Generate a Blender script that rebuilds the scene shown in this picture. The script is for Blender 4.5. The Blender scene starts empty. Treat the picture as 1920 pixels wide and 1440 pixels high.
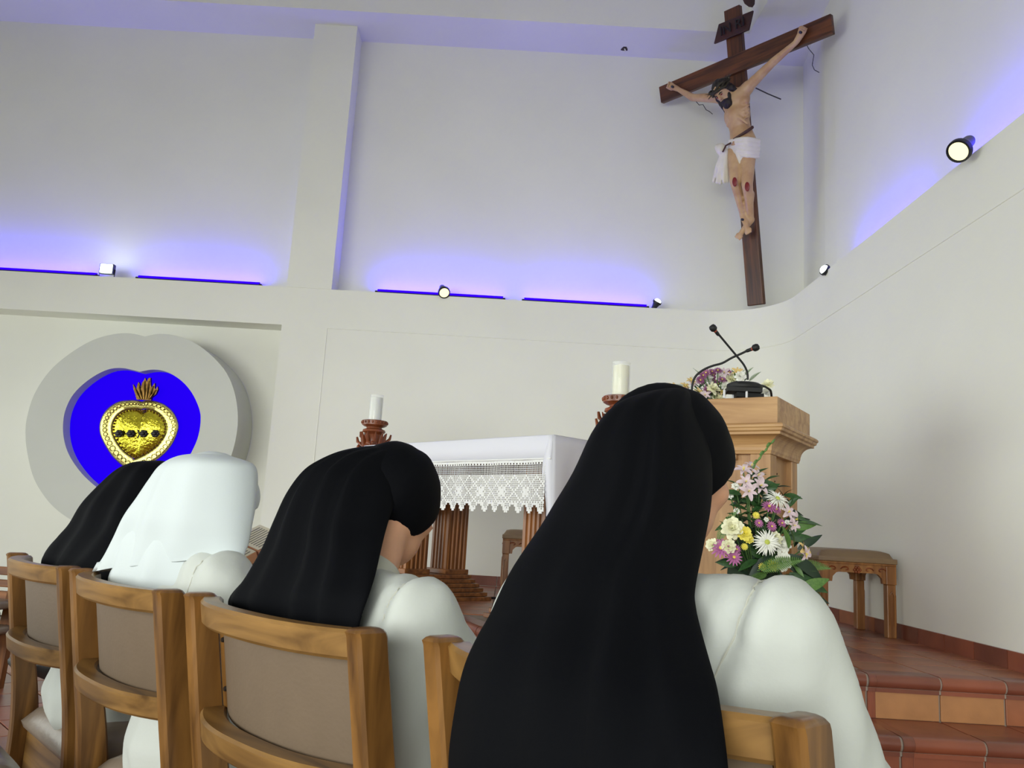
import bpy, bmesh, math, random
import numpy as np
from mathutils import Vector, Matrix, noise
from mathutils.bvhtree import BVHTree
random.seed(7)
S = bpy.context.scene
COL = S.collection
EYE = 1.02                                   # height of the camera above the lower floor
FPX = 1550.0
YAW, PITCH, ROLL = -0.0024, 0.1728, 0.0582

# ------------------------------------------------------------------ camera
_cy, _sy, _cp, _sp = math.cos(YAW), math.sin(YAW), math.cos(PITCH), math.sin(PITCH)
FW = Vector((_sy*_cp, _cy*_cp, _sp)); _r = Vector((_cy, -_sy, 0)); _u = _r.cross(FW)
RT = math.cos(ROLL)*_r + math.sin(ROLL)*_u
UP = -math.sin(ROLL)*_r + math.cos(ROLL)*_u
cd = bpy.data.cameras.new('camera'); cam = bpy.data.objects.new('camera', cd); COL.objects.link(cam)
cd.sensor_fit = 'HORIZONTAL'; cd.sensor_width = 36.0; cd.lens = FPX/1920*36.0
cd.clip_start = 0.02; cd.clip_end = 100
m3 = Matrix((RT, UP, -FW)).transposed()
cam.matrix_world = Matrix.Translation((0, 0, EYE)) @ m3.to_4x4()
S.camera = cam

# ------------------------------------------------------------------ light and exposure
S.view_settings.view_transform = 'Standard'; S.view_settings.look = 'None'
S.view_settings.gamma = 1.0; S.view_settings.use_curve_mapping = False
S.view_settings.exposure = 0.0
w = bpy.data.worlds.new('world'); S.world = w; w.use_nodes = True
w.node_tree.nodes['Background'].inputs[0].default_value = (0.93, 1.0, 0.97, 1)
w.node_tree.nodes['Background'].inputs[1].default_value = 1.1

def area(name, loc, target, sx, sy, power, col):
    l = bpy.data.lights.new(name, 'AREA'); l.shape = 'RECTANGLE'; l.size = sx; l.size_y = sy
    l.energy = power; l.color = col; l.spread = math.radians(70)
    o = bpy.data.objects.new(name, l); COL.objects.link(o); o.location = loc
    o.rotation_euler = (Vector(target)-Vector(loc)).to_track_quat('-Z', 'Y').to_euler()
    return o
# unseen area lights, added for daylight assumed from the left and behind; no windows
area('assumed_daylight_side', (-7.6, 3.2, 1.6), (2.3, 4.4, 0.5), 8.5, 2.2, 52, (0.95, 1.0, 0.95))
area('assumed_daylight_rear', (-3.2, -3.3, 1.7), (0.6, 7.0, 0.6), 8.5, 2.2, 104, (0.98, 1.0, 0.95))

# ------------------------------------------------------------------ helpers
def at(px, py, Y):
    """point of the room at depth Y (metres ahead of the lens) on the sight line of a photo pixel"""
    px, py, Y = float(px), float(py), float(Y)
    d = (px-960)/FPX*RT - (py-720)/FPX*UP + FW
    d = d*(Y/d.y)
    return Vector((d.x, d.y, d.z+EYE))

def nodes(m):
    m.use_nodes = True
    nt = m.node_tree
    return nt, nt.nodes['Principled BSDF']
def srgb(c):
    return tuple(((v/255)/12.92 if v/255 <= .04045 else ((v/255+.055)/1.055)**2.4) for v in c)
MATS = {}
def mat(name, rgb, rough=.6, metal=0., var=0., vscale=6., stretch=(1, 1, 1), bump=0., bscale=60., rgb2=None, spec=None, sheen=0., coat=0., sss=0., trans=0., detail=4):
    m = bpy.data.materials.new(name); nt, b = nodes(m); MATS[name] = m
    c = srgb(rgb)
    b.inputs['Roughness'].default_value = rough; b.inputs['Metallic'].default_value = metal
    if spec is not None: b.inputs['Specular IOR Level'].default_value = spec
    if sheen: b.inputs['Sheen Weight'].default_value = sheen
    if coat: b.inputs['Coat Weight'].default_value = coat; b.inputs['Coat Roughness'].default_value = .2
    if sss:
        b.inputs['Subsurface Weight'].default_value = sss; b.inputs['Subsurface Radius'].default_value = (.01, .004, .002)
    if trans: b.inputs['Transmission Weight'].default_value = trans
    b.inputs['Base Color'].default_value = (*c, 1)
    tc = nt.nodes.new('ShaderNodeTexCoord'); mp = nt.nodes.new('ShaderNodeMapping'); mp.inputs['Scale'].default_value = stretch
    nt.links.new(tc.outputs['Object'], mp.inputs['Vector'])
    if var or rgb2:
        n = nt.nodes.new('ShaderNodeTexNoise'); n.inputs['Scale'].default_value = vscale; n.inputs['Detail'].default_value = detail
        nt.links.new(mp.outputs[0], n.inputs['Vector'])
        r = nt.nodes.new('ShaderNodeValToRGB'); r.color_ramp.elements[0].position = .3; r.color_ramp.elements[1].position = .7
        if rgb2: a, z = srgb(rgb2), c
        else: a, z = tuple(v*(1-var) for v in c), tuple(min(1, v*(1+var)) for v in c)
        r.color_ramp.elements[0].color = (*a, 1); r.color_ramp.elements[1].color = (*z, 1)
        nt.links.new(n.outputs['Fac'], r.inputs[0]); nt.links.new(r.outputs[0], b.inputs['Base Color'])
    if bump:
        n2 = nt.nodes.new('ShaderNodeTexNoise'); n2.inputs['Scale'].default_value = bscale; n2.inputs['Detail'].default_value = 3
        nt.links.new(mp.outputs[0], n2.inputs['Vector'])
        bp = nt.nodes.new('ShaderNodeBump'); bp.inputs['Strength'].default_value = bump; bp.inputs['Distance'].default_value = .01
        nt.links.new(n2.outputs['Fac'], bp.inputs['Height']); nt.links.new(bp.outputs[0], b.inputs['Normal'])
    return m
def emat(name, rgb, strength, base=(0, 0, 0)):
    m = bpy.data.materials.new(name); nt, b = nodes(m); MATS[name] = m
    b.inputs['Base Color'].default_value = (*base, 1)
    b.inputs['Specular IOR Level'].default_value = 0
    b.inputs['Emission Color'].default_value = (*rgb, 1); b.inputs['Emission Strength'].default_value = strength
    return m
def wood(name, dark, light, rough=.42, scale=3., axis=2, ring=9.):
    """grain that runs along one axis of the object, with wavy rings"""
    m = bpy.data.materials.new(name); nt, b = nodes(m); MATS[name] = m
    st = [ring, ring, ring]; st[axis] = .7
    tc = nt.nodes.new('ShaderNodeTexCoord'); mp = nt.nodes.new('ShaderNodeMapping'); mp.inputs['Scale'].default_value = st
    nt.links.new(tc.outputs['Object'], mp.inputs['Vector'])
    n = nt.nodes.new('ShaderNodeTexNoise'); n.inputs['Scale'].default_value = scale; n.inputs['Detail'].default_value = 6; n.inputs['Distortion'].default_value = .8
    nt.links.new(mp.outputs[0], n.inputs['Vector'])
    r = nt.nodes.new('ShaderNodeValToRGB'); r.color_ramp.elements[0].position = .32; r.color_ramp.elements[1].position = .68
    r.color_ramp.elements[0].color = (*srgb(dark), 1); r.color_ramp.elements[1].color = (*srgb(light), 1)
    nt.links.new(n.outputs['Fac'], r.inputs[0]); nt.links.new(r.outputs[0], b.inputs['Base Color'])
    b.inputs['Roughness'].default_value = rough
    bp = nt.nodes.new('ShaderNodeBump'); bp.inputs['Strength'].default_value = .12; bp.inputs['Distance'].default_value = .004
    nt.links.new(n.outputs['Fac'], bp.inputs['Height']); nt.links.new(bp.outputs[0], b.inputs['Normal'])
    return m

def origin(o):
    p = Vector((0, 0, 0))
    while o is not None:
        p += o.location; o = o.parent
    return p
def link(o, parent=None):
    COL.objects.link(o)
    if parent: o.parent = parent
    return o
def mesh(name, vs, fs, m, parent=None, smooth=None, world=False, loc=None):
    """one mesh object; world=True when the points are room coordinates and the parent is not rotated"""
    off = Vector((0, 0, 0))
    if world and parent is not None: off = origin(parent)
    if loc is not None: off = off+Vector(loc)
    me = bpy.data.meshes.new(name)
    me.from_pydata([tuple(Vector(v)-off) for v in vs], [], fs); me.update()
    if m: me.materials.append(MATS[m] if isinstance(m, str) else m)
    o = bpy.data.objects.new(name, me); link(o, parent)
    if loc is not None: o.location = loc
    fix(me, smooth)
    return o
def fix(me, smooth=None):
    bm = bmesh.new(); bm.from_mesh(me); bmesh.ops.recalc_face_normals(bm, faces=bm.faces); bm.to_mesh(me); bm.free()
    if smooth:
        me.shade_smooth()
        if smooth < 180: me.set_sharp_from_angle(angle=math.radians(smooth))
class G:
    """collects shapes that belong to ONE part"""
    def __init__(s): s.v = []; s.f = []
    def add(s, vs, fs):
        k = len(s.v); s.v += [Vector(v) for v in vs]; s.f += [tuple(i+k for i in f) for f in fs]; return s
    def box(s, a, b, bev=0):
        x0, y0, z0 = a; x1, y1, z1 = b
        if not bev:
            return s.add([(x0, y0, z0), (x1, y0, z0), (x1, y1, z0), (x0, y1, z0), (x0, y0, z1), (x1, y0, z1), (x1, y1, z1), (x0, y1, z1)],
                  [(0, 3, 2, 1), (4, 5, 6, 7), (0, 1, 5, 4), (1, 2, 6, 5), (2, 3, 7, 6), (3, 0, 4, 7)])
        bm = bmesh.new(); bmesh.ops.create_cube(bm, size=1)
        for v in bm.verts: v.co = Vector((x0+(v.co.x+.5)*(x1-x0), y0+(v.co.y+.5)*(y1-y0), z0+(v.co.z+.5)*(z1-z0)))
        bmesh.ops.bevel(bm, geom=bm.edges[:], offset=bev, segments=2, affect='EDGES', profile=.5)
        return s.bm(bm)
    def bm(s, bm):
        bm.verts.index_update()
        s.add([v.co.copy() for v in bm.verts], [tuple(v.index for v in f.verts) for f in bm.faces]); bm.free(); return s
    def prism(s, poly, z0, z1, M=None):
        """polygon (x, y) drawn out from z0 to z1, then placed by M"""
        n = len(poly); vs = [Vector((x, y, z0)) for x, y in poly]+[Vector((x, y, z1)) for x, y in poly]
        if M: vs = [M @ v for v in vs]
        return s.add(vs, [tuple(range(n))[::-1], tuple(range(n, 2*n))]+[(i, (i+1) % n, n+(i+1) % n, n+i) for i in range(n)])
    def lathe(s, prof, n=24, M=None, cap=True):
        vs = []; fs = []
        for r, z in prof:
            for k in range(n):
                a = 2*math.pi*k/n; vs.append(Vector((r*math.cos(a), r*math.sin(a), z)))
        for i in range(len(prof)-1):
            for k in range(n):
                fs.append((i*n+k, i*n+(k+1) % n, (i+1)*n+(k+1) % n, (i+1)*n+k))
        if cap: fs += [tuple(range(n))[::-1], tuple(range((len(prof)-1)*n, len(prof)*n))]
        if M: vs = [M @ v for v in vs]
        return s.add(vs, fs)
    def tube(s, pts, r, n=8, flat=1.):
        """pipe along points; r a number or one per point"""
        pts = [Vector(p) for p in pts]; rs = r if hasattr(r, '__len__') else [r]*len(pts)
        vs = []; fs = []; ref = None
        for i, p in enumerate(pts):
            t = (pts[min(i+1, len(pts)-1)]-pts[max(i-1, 0)]).normalized()
            if ref is None: ref = t.orthogonal().normalized()
            ref = (ref-t*ref.dot(t)); ref = ref.normalized() if ref.length > 1e-6 else t.orthogonal().normalized()
            b = t.cross(ref)
            for k in range(n):
                a = 2*math.pi*k/n; vs.append(p+rs[i]*(math.cos(a)*ref+flat*math.sin(a)*b))
        for i in range(len(pts)-1):
            for k in range(n): fs.append((i*n+k, i*n+(k+1) % n, (i+1)*n+(k+1) % n, (i+1)*n+k))
        fs += [tuple(range(n))[::-1], tuple(range((len(pts)-1)*n, len(pts)*n))]
        return s.add(vs, fs)
    def sweep(s, prof, path, closed=False):
        """profile given per path station as list of point lists"""
        n = len(prof); k = len(s.v); fs = []
        for ring in path: s.v += [Vector(p) for p in ring]
        m_ = len(path)
        for i in range(m_-1):
            for j in range(n): fs.append((k+i*n+j, k+i*n+(j+1) % n, k+(i+1)*n+(j+1) % n, k+(i+1)*n+j))
        fs += [tuple(range(k, k+n))[::-1], tuple(range(k+(m_-1)*n, k+m_*n))]
        s.f += fs; return s
    def ell(s, c, r, R=None, u=20, v=12):
        vs = []; fs = []; c = Vector(c)
        r = r if hasattr(r, '__len__') else (r, r, r)
        vs.append(Vector((0, 0, r[2])))
        for i in range(1, v):
            p = math.pi*i/v
            for j in range(u):
                a = 2*math.pi*j/u; vs.append(Vector((r[0]*math.sin(p)*math.cos(a), r[1]*math.sin(p)*math.sin(a), r[2]*math.cos(p))))
        vs.append(Vector((0, 0, -r[2])))
        for j in range(u):
            fs.append((0, 1+j, 1+(j+1) % u)); fs.append((len(vs)-1, 1+(v-2)*u+(j+1) % u, 1+(v-2)*u+j))
        for i in range(v-2):
            for j in range(u): fs.append((1+i*u+j, 1+(i+1)*u+j, 1+(i+1)*u+(j+1) % u, 1+i*u+(j+1) % u))
        vs = [(R @ q if R else q)+c for q in vs]
        return s.add(vs, fs)
    def cap(s, p0, r0, p1, r1, n=14):
        """tapered limb with round ends"""
        p0, p1 = Vector(p0), Vector(p1); d = p1-p0; L = max(d.length, 1e-5); q = d.to_track_quat('Z', 'Y').to_matrix()
        pr = [(r0*math.cos(a), -r0*math.sin(a)) for a in [math.pi/2*k/4*.98 for k in (4, 3, 2, 1)]]+[(r0, 0), (r1, L)]+[(r1*math.cos(a), L+r1*math.sin(a)) for a in [math.pi/2*k/4*.98 for k in (1, 2, 3, 4)]]
        return s.lathe(pr, n, Matrix.Translation(p0) @ q.to_4x4())
    def out(s, name, m, parent=None, smooth=None, world=False, loc=None):
        return mesh(name, s.v, s.f, m, parent, smooth, world, loc)

def tag(o, label, cat, group=None, kind=None):
    o['label'] = label; o['category'] = cat
    if group: o['group'] = group
    if kind: o['kind'] = kind
    return o
def thing(name, label, cat, loc, rz=0, group=None):
    o = bpy.data.objects.new(name, None); link(o); o.location = loc; o.rotation_euler = (0, 0, rz); o.empty_display_size = .1
    return tag(o, label, cat, group)
def struct(o, label=None):
    o['kind'] = 'structure'
    if label: o['label'] = label
    return o
def fuse(name, g, voxel, m, parent, iters=6, wrinkle=0., wscale=9., world=True, fac=.5):
    """limbs and masses grown together into one continuous skin"""
    o = g.out(name+'_src', None)
    md = o.modifiers.new('r', 'REMESH'); md.mode = 'VOXEL'; md.voxel_size = voxel; md.use_smooth_shade = True
    if iters:
        sm = o.modifiers.new('s', 'SMOOTH'); sm.factor = fac; sm.iterations = iters
    dg = bpy.context.evaluated_depsgraph_get()
    me = bpy.data.meshes.new_from_object(o.evaluated_get(dg))
    old = o.data; bpy.data.objects.remove(o); bpy.data.meshes.remove(old)
    me.name = name
    off = origin(parent) if (world and parent) else Vector((0, 0, 0))
    ns = [v.normal.copy() for v in me.vertices]
    for v, nn in zip(me.vertices, ns):
        if wrinkle:
            c = v.co
            d = noise.noise(Vector((c.x*wscale, c.y*wscale, c.z*wscale*.45)))*.7+noise.noise(Vector((c.x*wscale*2.3+5, c.y*wscale*2.3, c.z*wscale)))*.3
            v.co = c+nn*d*wrinkle-off
        else: v.co = v.co-off
    me.materials.clear(); me.materials.append(MATS[m])
    me.shade_smooth()
    ob = bpy.data.objects.new(name, me); link(ob, parent)
    return ob
def spline(pts, n, closed=False):
    """Catmull-Rom through rows of numbers"""
    P = np.array(pts, float); m_ = len(P); out = []
    for i in range(n):
        t = i/(n-1)*(m_-1) if not closed else i/n*m_
        k = int(math.floor(t)); k = min(k, m_-2) if not closed else k
        f = t-k
        idx = [(k-1), k, k+1, k+2]
        idx = [min(max(j, 0), m_-1) for j in idx] if not closed else [j % m_ for j in idx]
        p0, p1, p2, p3 = P[idx]
        out.append(.5*((2*p1)+(-p0+p2)*f+(2*p0-5*p1+4*p2-p3)*f*f+(-p0+3*p1-3*p2+p3)*f**3))
    return np.array(out)
def copy_tree(o, parent=None):
    c = o.copy(); COL.objects.link(c); c.parent = parent
    for ch in o.children: copy_tree(ch, c)
    return c

# ------------------------------------------------------------------ materials
mat('wall_paint', (233, 233, 223), .75, var=.025, vscale=1.2, bump=.03, bscale=40)
mat('terracotta', (152, 94, 64), .33, var=.22, vscale=5, bump=.05, bscale=30)
mat('terracotta_dark', (118, 66, 50), .3, var=.2, vscale=5, bump=.05, bscale=30)
mat('terracotta_ochre', (174, 122, 78), .5, var=.16, vscale=7, bump=.08, bscale=40)
mat('terracotta_red', (138, 76, 54), .35, var=.2, vscale=5, bump=.05, bscale=30)
mat('grout', (122, 112, 104), .9, var=.2, vscale=20)
mat('mortar_base', (150, 136, 124), .8, var=.15, vscale=8)
wood('chair_wood', (74, 46, 18), (140, 98, 48), .34, 3., 2, 7.)
wood('chair_wood_across', (88, 60, 28), (152, 114, 62), .34, 3., 0, 7.)
wood('altar_wood', (92, 50, 20), (156, 98, 44), .38, 3., 2, 8.)
wood('altar_wood_flat', (92, 52, 24), (146, 92, 46), .38, 3., 0, 8.)
wood('lectern_wood', (146, 104, 62), (186, 144, 94), .4, 3., 2, 6.)
wood('lectern_wood_flat', (150, 108, 64), (190, 150, 100), .4, 3., 0, 6.)
wood('stool_wood', (110, 66, 28), (160, 108, 56), .36, 3., 2, 8.)
wood('carved_wood', (92, 42, 18), (142, 76, 40), .35, 5., 2, 3.)
wood('cross_wood', (52, 24, 12), (104, 58, 26), .4, 2.5, 2, 9.)
wood('cross_wood_across', (52, 24, 12), (108, 60, 27), .4, 2.5, 0, 9.)
wood('sign_wood', (44, 16, 14), (66, 26, 22), .5, 3., 0, 6.)
wood('dark_beam_wood', (40, 22, 18), (70, 42, 32), .5, 3., 2, 6.)
mat('leather_back', (108, 91, 73), .55, var=.05, vscale=14, bump=.05, bscale=120)
mat('leather_seat', (132, 118, 104), .3, var=.08, vscale=10, bump=.08, bscale=60)
mat('leather_stool', (128, 104, 76), .5, var=.06, vscale=10, bump=.05, bscale=80)
mat('veil_black', (3, 4, 8), .8, bump=.03, bscale=500, spec=.1)
mat('veil_white', (198, 206, 207), .8, sheen=.05, bump=.04, bscale=300)
mat('habit_white', (190, 194, 188), .75, sheen=.05, bump=.05, bscale=160)
mat('habit_cream', (182, 182, 170), .75, sheen=.1)
mat('skin', (204, 152, 120), .5, var=.05, vscale=30, sss=.15)
mat('metal_black', (22, 23, 25), .45)
mat('rubber_black', (12, 13, 15), .6)
mat('metal_grey', (70, 70, 76), .4, metal=.6)
mat('screw', (30, 24, 20), .5)
# ------------------------------------------------------------------ the room
FLOOR, DAIS, LEDGE, SOFF = 0.0, 0.52, EYE+2.08, EYE+4.755
YB, YU, XR = 7.40, 7.65, 2.34
def slab(name, a, b, m='wall_paint', label=None):
    return struct(G().box(a, b).out(name, m), label)
slab('floor', (-8, -3.5, -.2), (3.0, 8.0, -.012), 'mortar_base', 'terracotta tiled floor of the nave')
# lower back wall with the wide niche on the left
slab('wall_back', (-2.16, YB, 0), (1.69, 8.0, LEDGE), label='lower white back wall behind the altar')
slab('wall_back_lintel', (-8, YB, EYE+1.72), (-2.16, 8.0, LEDGE), label='white band of wall over the niche')
slab('wall_niche', (-8, YU, 0), (-2.16, 8.0, EYE+1.72), label='recessed back of the wide wall niche')
arc = [(1.69+.65*math.sin(t), 6.75+.65*math.cos(t)) for t in [math.pi/2*k/36 for k in range(37)]]
struct(G().prism(arc+[(XR, -3.5), (3.0, -3.5), (3.0, 8.0), (1.69, 8.0)], 0, LEDGE).out('wall_right', 'wall_paint', smooth=20), 'lower white right wall curving into the back wall')
slab('wall_back_upper', (-8, YU, LEDGE), (2.95, 8.0, 6.6), label='set-back upper part of the white back wall')
struct(G().prism([(2.73, YU), (2.605, 6.78), (2.59, 6.5), (2.58, -3.5), (3.0, -3.5), (3.0, 8.0), (2.73, 8.0)], LEDGE, 6.6).out('wall_right_upper', 'wall_paint'), 'set-back upper part of the white right wall')
slab('trim_1', (-2.15, 7.393, LEDGE), (-1.735, YU, SOFF), label='white pilaster standing on the ledge')
slab('ceiling_soffit', (-8, 7.15, SOFF), (2.9, 8.0, 6.5), label='flat soffit along the back wall')
struct(G().prism([(2.04, 7.15), (2.045, 7.0), (2.06, 6.68), (2.1, -3.5), (2.9, -3.5), (2.9, 7.15)], SOFF, 6.5).out('ceiling_soffit_right', 'wall_paint'), 'flat soffit along the right wall')
slab('wall_block_left', (-8.2, -3.5, 2.8), (-8, 8.0, 6.6), label='unseen white left wall added to darken the upper walls')  # added out of view; closes the left side so less light climbs
slab('wall_block_rear', (-8, -3.7, 2.8), (3.0, -3.5, 6.6), label='unseen white rear wall added to block high light from behind')  # also added unseen, keeps rear daylight low in the room
slab('ceiling', (-8, -3.5, 6.35), (3.0, 7.2, 6.6), label='white ceiling of the nave')
# fine moulding line that runs round the lower wall
g = G(); z = EYE+1.71; r = .0045
pts = [(-1.742, YB, z), (1.69, YB, z)]+[(1.69+.65*math.sin(t), 6.75+.65*math.cos(t), z) for t in [math.pi/2*k/16 for k in range(17)]]+[(XR, 6.0, z), (XR, 4.0, z), (XR, 1.0, z)]
g.tube(pts, r, 6); g.tube([(-1.742, YB, z), (-1.742, YB, DAIS+.1)], r, 6)
struct(g.out('trim_2', 'wall_paint'), 'fine raised line framing the lower wall')
# chipped plaster in the soffit
c = at(1171, 91, 7.511); c.z = SOFF
o = thing('plaster_hole', 'small chipped hole in the lavender soffit left of the cross', 'hole', c)
mat('chip_dark', (70, 60, 56), .9, var=.4, vscale=60)
G().prism([(.03*math.cos(a)*(1+.35*math.sin(3*a)), .045*math.sin(a)*(1+.3*math.cos(2*a))) for a in [k*.5236 for k in range(12)]], -.004, .0).out('hole_edge', 'chip_dark', o)
G().tube([(0, 0, 0), (.008, -.01, -.03), (-.01, -.02, -.05)], .006, 6).out('plaster_flake', 'wall_paint', o)

# ---- dais: three tiled steps
E0 = [(2.34, 3.53), (1.51, 3.53), (.2, 3.62), (-.26, 4.78), (-1.35, 5.3), (-2.3, 7.4)]
def offs(poly, d):
    P = [Vector(p) for p in poly]; out = []
    for i, p in enumerate(P):
        ns = []
        for a, b in ((i-1, i), (i, i+1)):
            if a < 0 or b >= len(P): continue
            t = (P[b]-P[a]).normalized(); ns.append(Vector((t.y, -t.x))*-1)
        n = sum(ns, Vector((0, 0))).normalized(); k = 1/max(.4, n.dot(ns[0]))
        q = p+n*d*k
        if i == 0: q.x = 2.34
        out.append((q.x, q.y))
    return out
rise = DAIS/3
dais = struct(G().prism(E0+[(2.34, 7.4)], 0, DAIS-.006).out('dais', 'mortar_base'), 'raised tiled dais with three steps')
steps = [(0, DAIS)]
for k, (d, top) in enumerate(((.31, rise*2), (.62, rise))):
    e = offs(E0, d); steps.append((d, top))
    G().prism(e+[(E0[-1][0], 7.39), (2.339, 7.39)], 0, top-.006).out('step_core', 'mortar_base', dais)
TP = .266
# square floor tiles on the dais
def inside(x, y, poly):
    c = False; j = len(poly)-1
    for i in range(len(poly)):
        (xi, yi), (xj, yj) = poly[i], poly[j]
        if (yi > y) != (yj > y) and x < (xj-xi)*(y-yi)/(yj-yi)+xi: c = not c
        j = i
    return c
def share(name, g, mats, smooth=None):
    ms = []
    for m in mats:
        me = bpy.data.meshes.new(name); me.from_pydata([tuple(v) for v in g.v], [], g.f); me.update(); me.materials.append(MATS[m]); fix(me, smooth); ms.append(me)
    return ms
def put(name, me, parent, M):
    o = bpy.data.objects.new(name, me); link(o, parent); o.matrix_local = M; return o
tile_me = share('floor_tile', G().box((-TP/2+.004, -TP/2+.004, -.012), (TP/2-.004, TP/2-.004, 0), .002), ['terracotta', 'terracotta', 'terracotta_dark', 'terracotta_red', 'terracotta_ochre'])
polyin = offs(E0, -.1)+[(2.34, 7.4)]
for i in range(-14, 4):
    for j in range(15):
        x, y = 1.543+TP*(i+.5), 3.62+TP*(j+.5)
        if x+TP/2 < 2.36 and y+TP/2 < 7.42 and all(inside(x+a, y+b, polyin+[]) for a in (-.12, .12) for b in (-.12, .12)) or (1.5 < x < 2.3 and y < 7.3):
            if x < 2.3 and not (y > 6.75 and x > 1.8 and (x-1.69)**2+(y-6.75)**2 > .36) and y < 7.3:
                put('floor_tile', random.choice(tile_me[:4]), dais, Matrix.Translation((x, y, DAIS)))
# risers, nosings and treads along the step edges
def nose_profile():
    p = [(-.09, 0.002), (0.0, .002)]
    p += [(.028*math.sin(t), -.026+.028*math.cos(t)) for t in [math.pi*k/8 for k in range(1, 8)]]
    p += [(.014, -.052), (.014, -.068), (-.004, -.068), (-.004, -.02), (-.09, -.02)]
    return p
NP = nose_profile()
gn = G(); n = len(NP); L = TP-.008
gn.add([(-L/2, -a, b) for a, b in NP]+[(L/2, -a, b) for a, b in NP], [tuple(range(n)), tuple(range(n, 2*n))[::-1]]+[(i, (i+1) % n, n+(i+1) % n, n+i) for i in range(n)])
nose_me = share('nosing_tile', gn, ['terracotta_dark', 'terracotta_red', 'terracotta_dark'], 40)
rh = rise-.064
riser_me = share('riser_tile', G().box((-L/2, -.008, -rh), (L/2, .004, 0), .002), ['terracotta_ochre', 'terracotta_ochre', 'terracotta', 'terracotta_red'])
tread_me = share('tread_tile', G().box((-L/2, 0, -.012), (L/2, .215, 0), .002), ['terracotta', 'terracotta_ochre', 'terracotta_red'])
rr = random.Random(3)
for si, (d, top) in enumerate(steps):
    e = [Vector(p) for p in offs(E0, d)]
    for k in range(len(e)-1):
        a, b = e[k], e[k+1]; t = (b-a); Ls = t.length; t.normalize()
        nt_ = int((Ls-.0)/TP)
        if nt_ < 1: continue
        st = 0.0
        ang = math.atan2(-t.y, -t.x)
        if k > 3: continue
        rest = Ls-nt_*TP
        gj = G(); NQ = [(p*.86 if p > 0 else p, z_*.93-.003) for p, z_ in NP]; nq = len(NQ); Mj = Matrix.Translation(((a.x+b.x)/2, (a.y+b.y)/2, top)) @ Matrix.Rotation(ang, 4, 'Z')
        gj.add([Mj @ Vector((-Ls/2, -p, z_)) for p, z_ in NQ]+[Mj @ Vector((Ls/2, -p, z_)) for p, z_ in NQ], [tuple(range(nq)), tuple(range(nq, 2*nq))[::-1]]+[(i, (i+1) % nq, nq+(i+1) % nq, nq+i) for i in range(nq)])
        gj.out('grout_joint', 'mortar_base', dais)
        if rest > .02:                          # cut piece at the corner
            c = a+t*(nt_*TP+rest/2); M = Matrix.Translation((c.x, c.y, top)) @ Matrix.Rotation(ang, 4, 'Z') @ Matrix.Diagonal((rest/TP, 1, 1, 1))
            put('nosing_tile', nose_me[0], dais, M); put('riser_tile', riser_me[3], dais, M @ Matrix.Translation((0, 0, -.062)))
            if si: put('tread_tile', tread_me[2], dais, M @ Matrix.Translation((0, .092, .001)))
        for q in range(nt_):
            c = a+t*(TP*(q+.5)+.004)
            M = Matrix.Translation((c.x, c.y, top)) @ Matrix.Rotation(ang, 4, 'Z')
            put('nosing_tile', rr.choice(nose_me), dais, M)
            bright = riser_me[:2] if (k == 0 and si == 0 and q in (1, 2)) else riser_me[2:]
            if k == 0 and si == 0 and q == 0: bright = riser_me[2:3]
            put('riser_tile', rr.choice(bright), dais, M @ Matrix.Translation((0, 0, -.062)))
            if si: put('tread_tile', rr.choice(tread_me), dais, M @ Matrix.Translation((0, .092, .001)))
# terracotta skirting round the dais
def skirt(name, segs, label):
    """segs: list of tile ends ((x0, y0), (x1, y1)) on the wall line"""
    root = None; rs = random.Random(11)
    for a, b in segs:
        a, b = Vector(a), Vector(b); t = (b-a).normalized(); nn = Vector((-t.y, t.x)); q = .003
        a2, b2 = a+t*q, b-t*q
        poly = [a2, b2, b2+nn*.014, a2+nn*.014]
        g = G().prism([(p.x, p.y) for p in poly], DAIS, DAIS+.082)
        if root is None: root = struct(g.out(name, 'terracotta_red'), label)
        else: g.out('skirting_tile', rs.choice(['terracotta', 'terracotta_red', 'terracotta_dark']), root)
ys = [3.37+.277*k for k in range(13)]
skirt('baseboard_right', [((XR, ys[k]), (XR, ys[k+1])) for k in range(12) if ys[k+1] < 6.76], 'terracotta skirting tiles along the right wall')
cs = [(1.69+.65*math.sin(t), 6.75+.65*math.cos(t)) for t in [math.pi/2*k/4 for k in range(5)]]
skirt('baseboard_corner', [(cs[k+1], cs[k]) for k in range(4)], 'terracotta skirting tiles round the curved corner')
skirt('baseboard_back', [((1.69-.29*k, YB), (1.69-.29*(k+1), YB)) for k in range(13)], 'terracotta skirting tiles along the back wall')
# tiles of the lower floor that show between the chairs
fl = bpy.data.objects['floor']
TF = .30
tile2 = share('floor_tile', G().box((-TF/2+.004, -TF/2+.004, -.014), (TF/2-.004, TF/2-.004, 0), .002), ['terracotta', 'terracotta_dark', 'terracotta_red'])
R45 = Matrix.Rotation(math.radians(-47), 4, 'Z')
cnt = 0
for i in range(-30, 31):
    for j in range(-30, 31):
        p = R45 @ Vector((i*TF, j*TF, 0))+Vector((-1.5, 3.0, 0))
        if -4.6 < p.x < -.2 and .9 < p.y < 6.4 and p.x < -.35*p.y+.75 and p.x > -.78*p.y-.4 and not inside(p.x, p.y, [(a, b) for a, b in offs(E0, .85)]+[(2.3, 7.4)]) and cnt < 290:
            put('floor_tile', rr.choice(tile2), fl, Matrix.Translation((p.x, p.y, 0)) @ R45); cnt += 1

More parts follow.
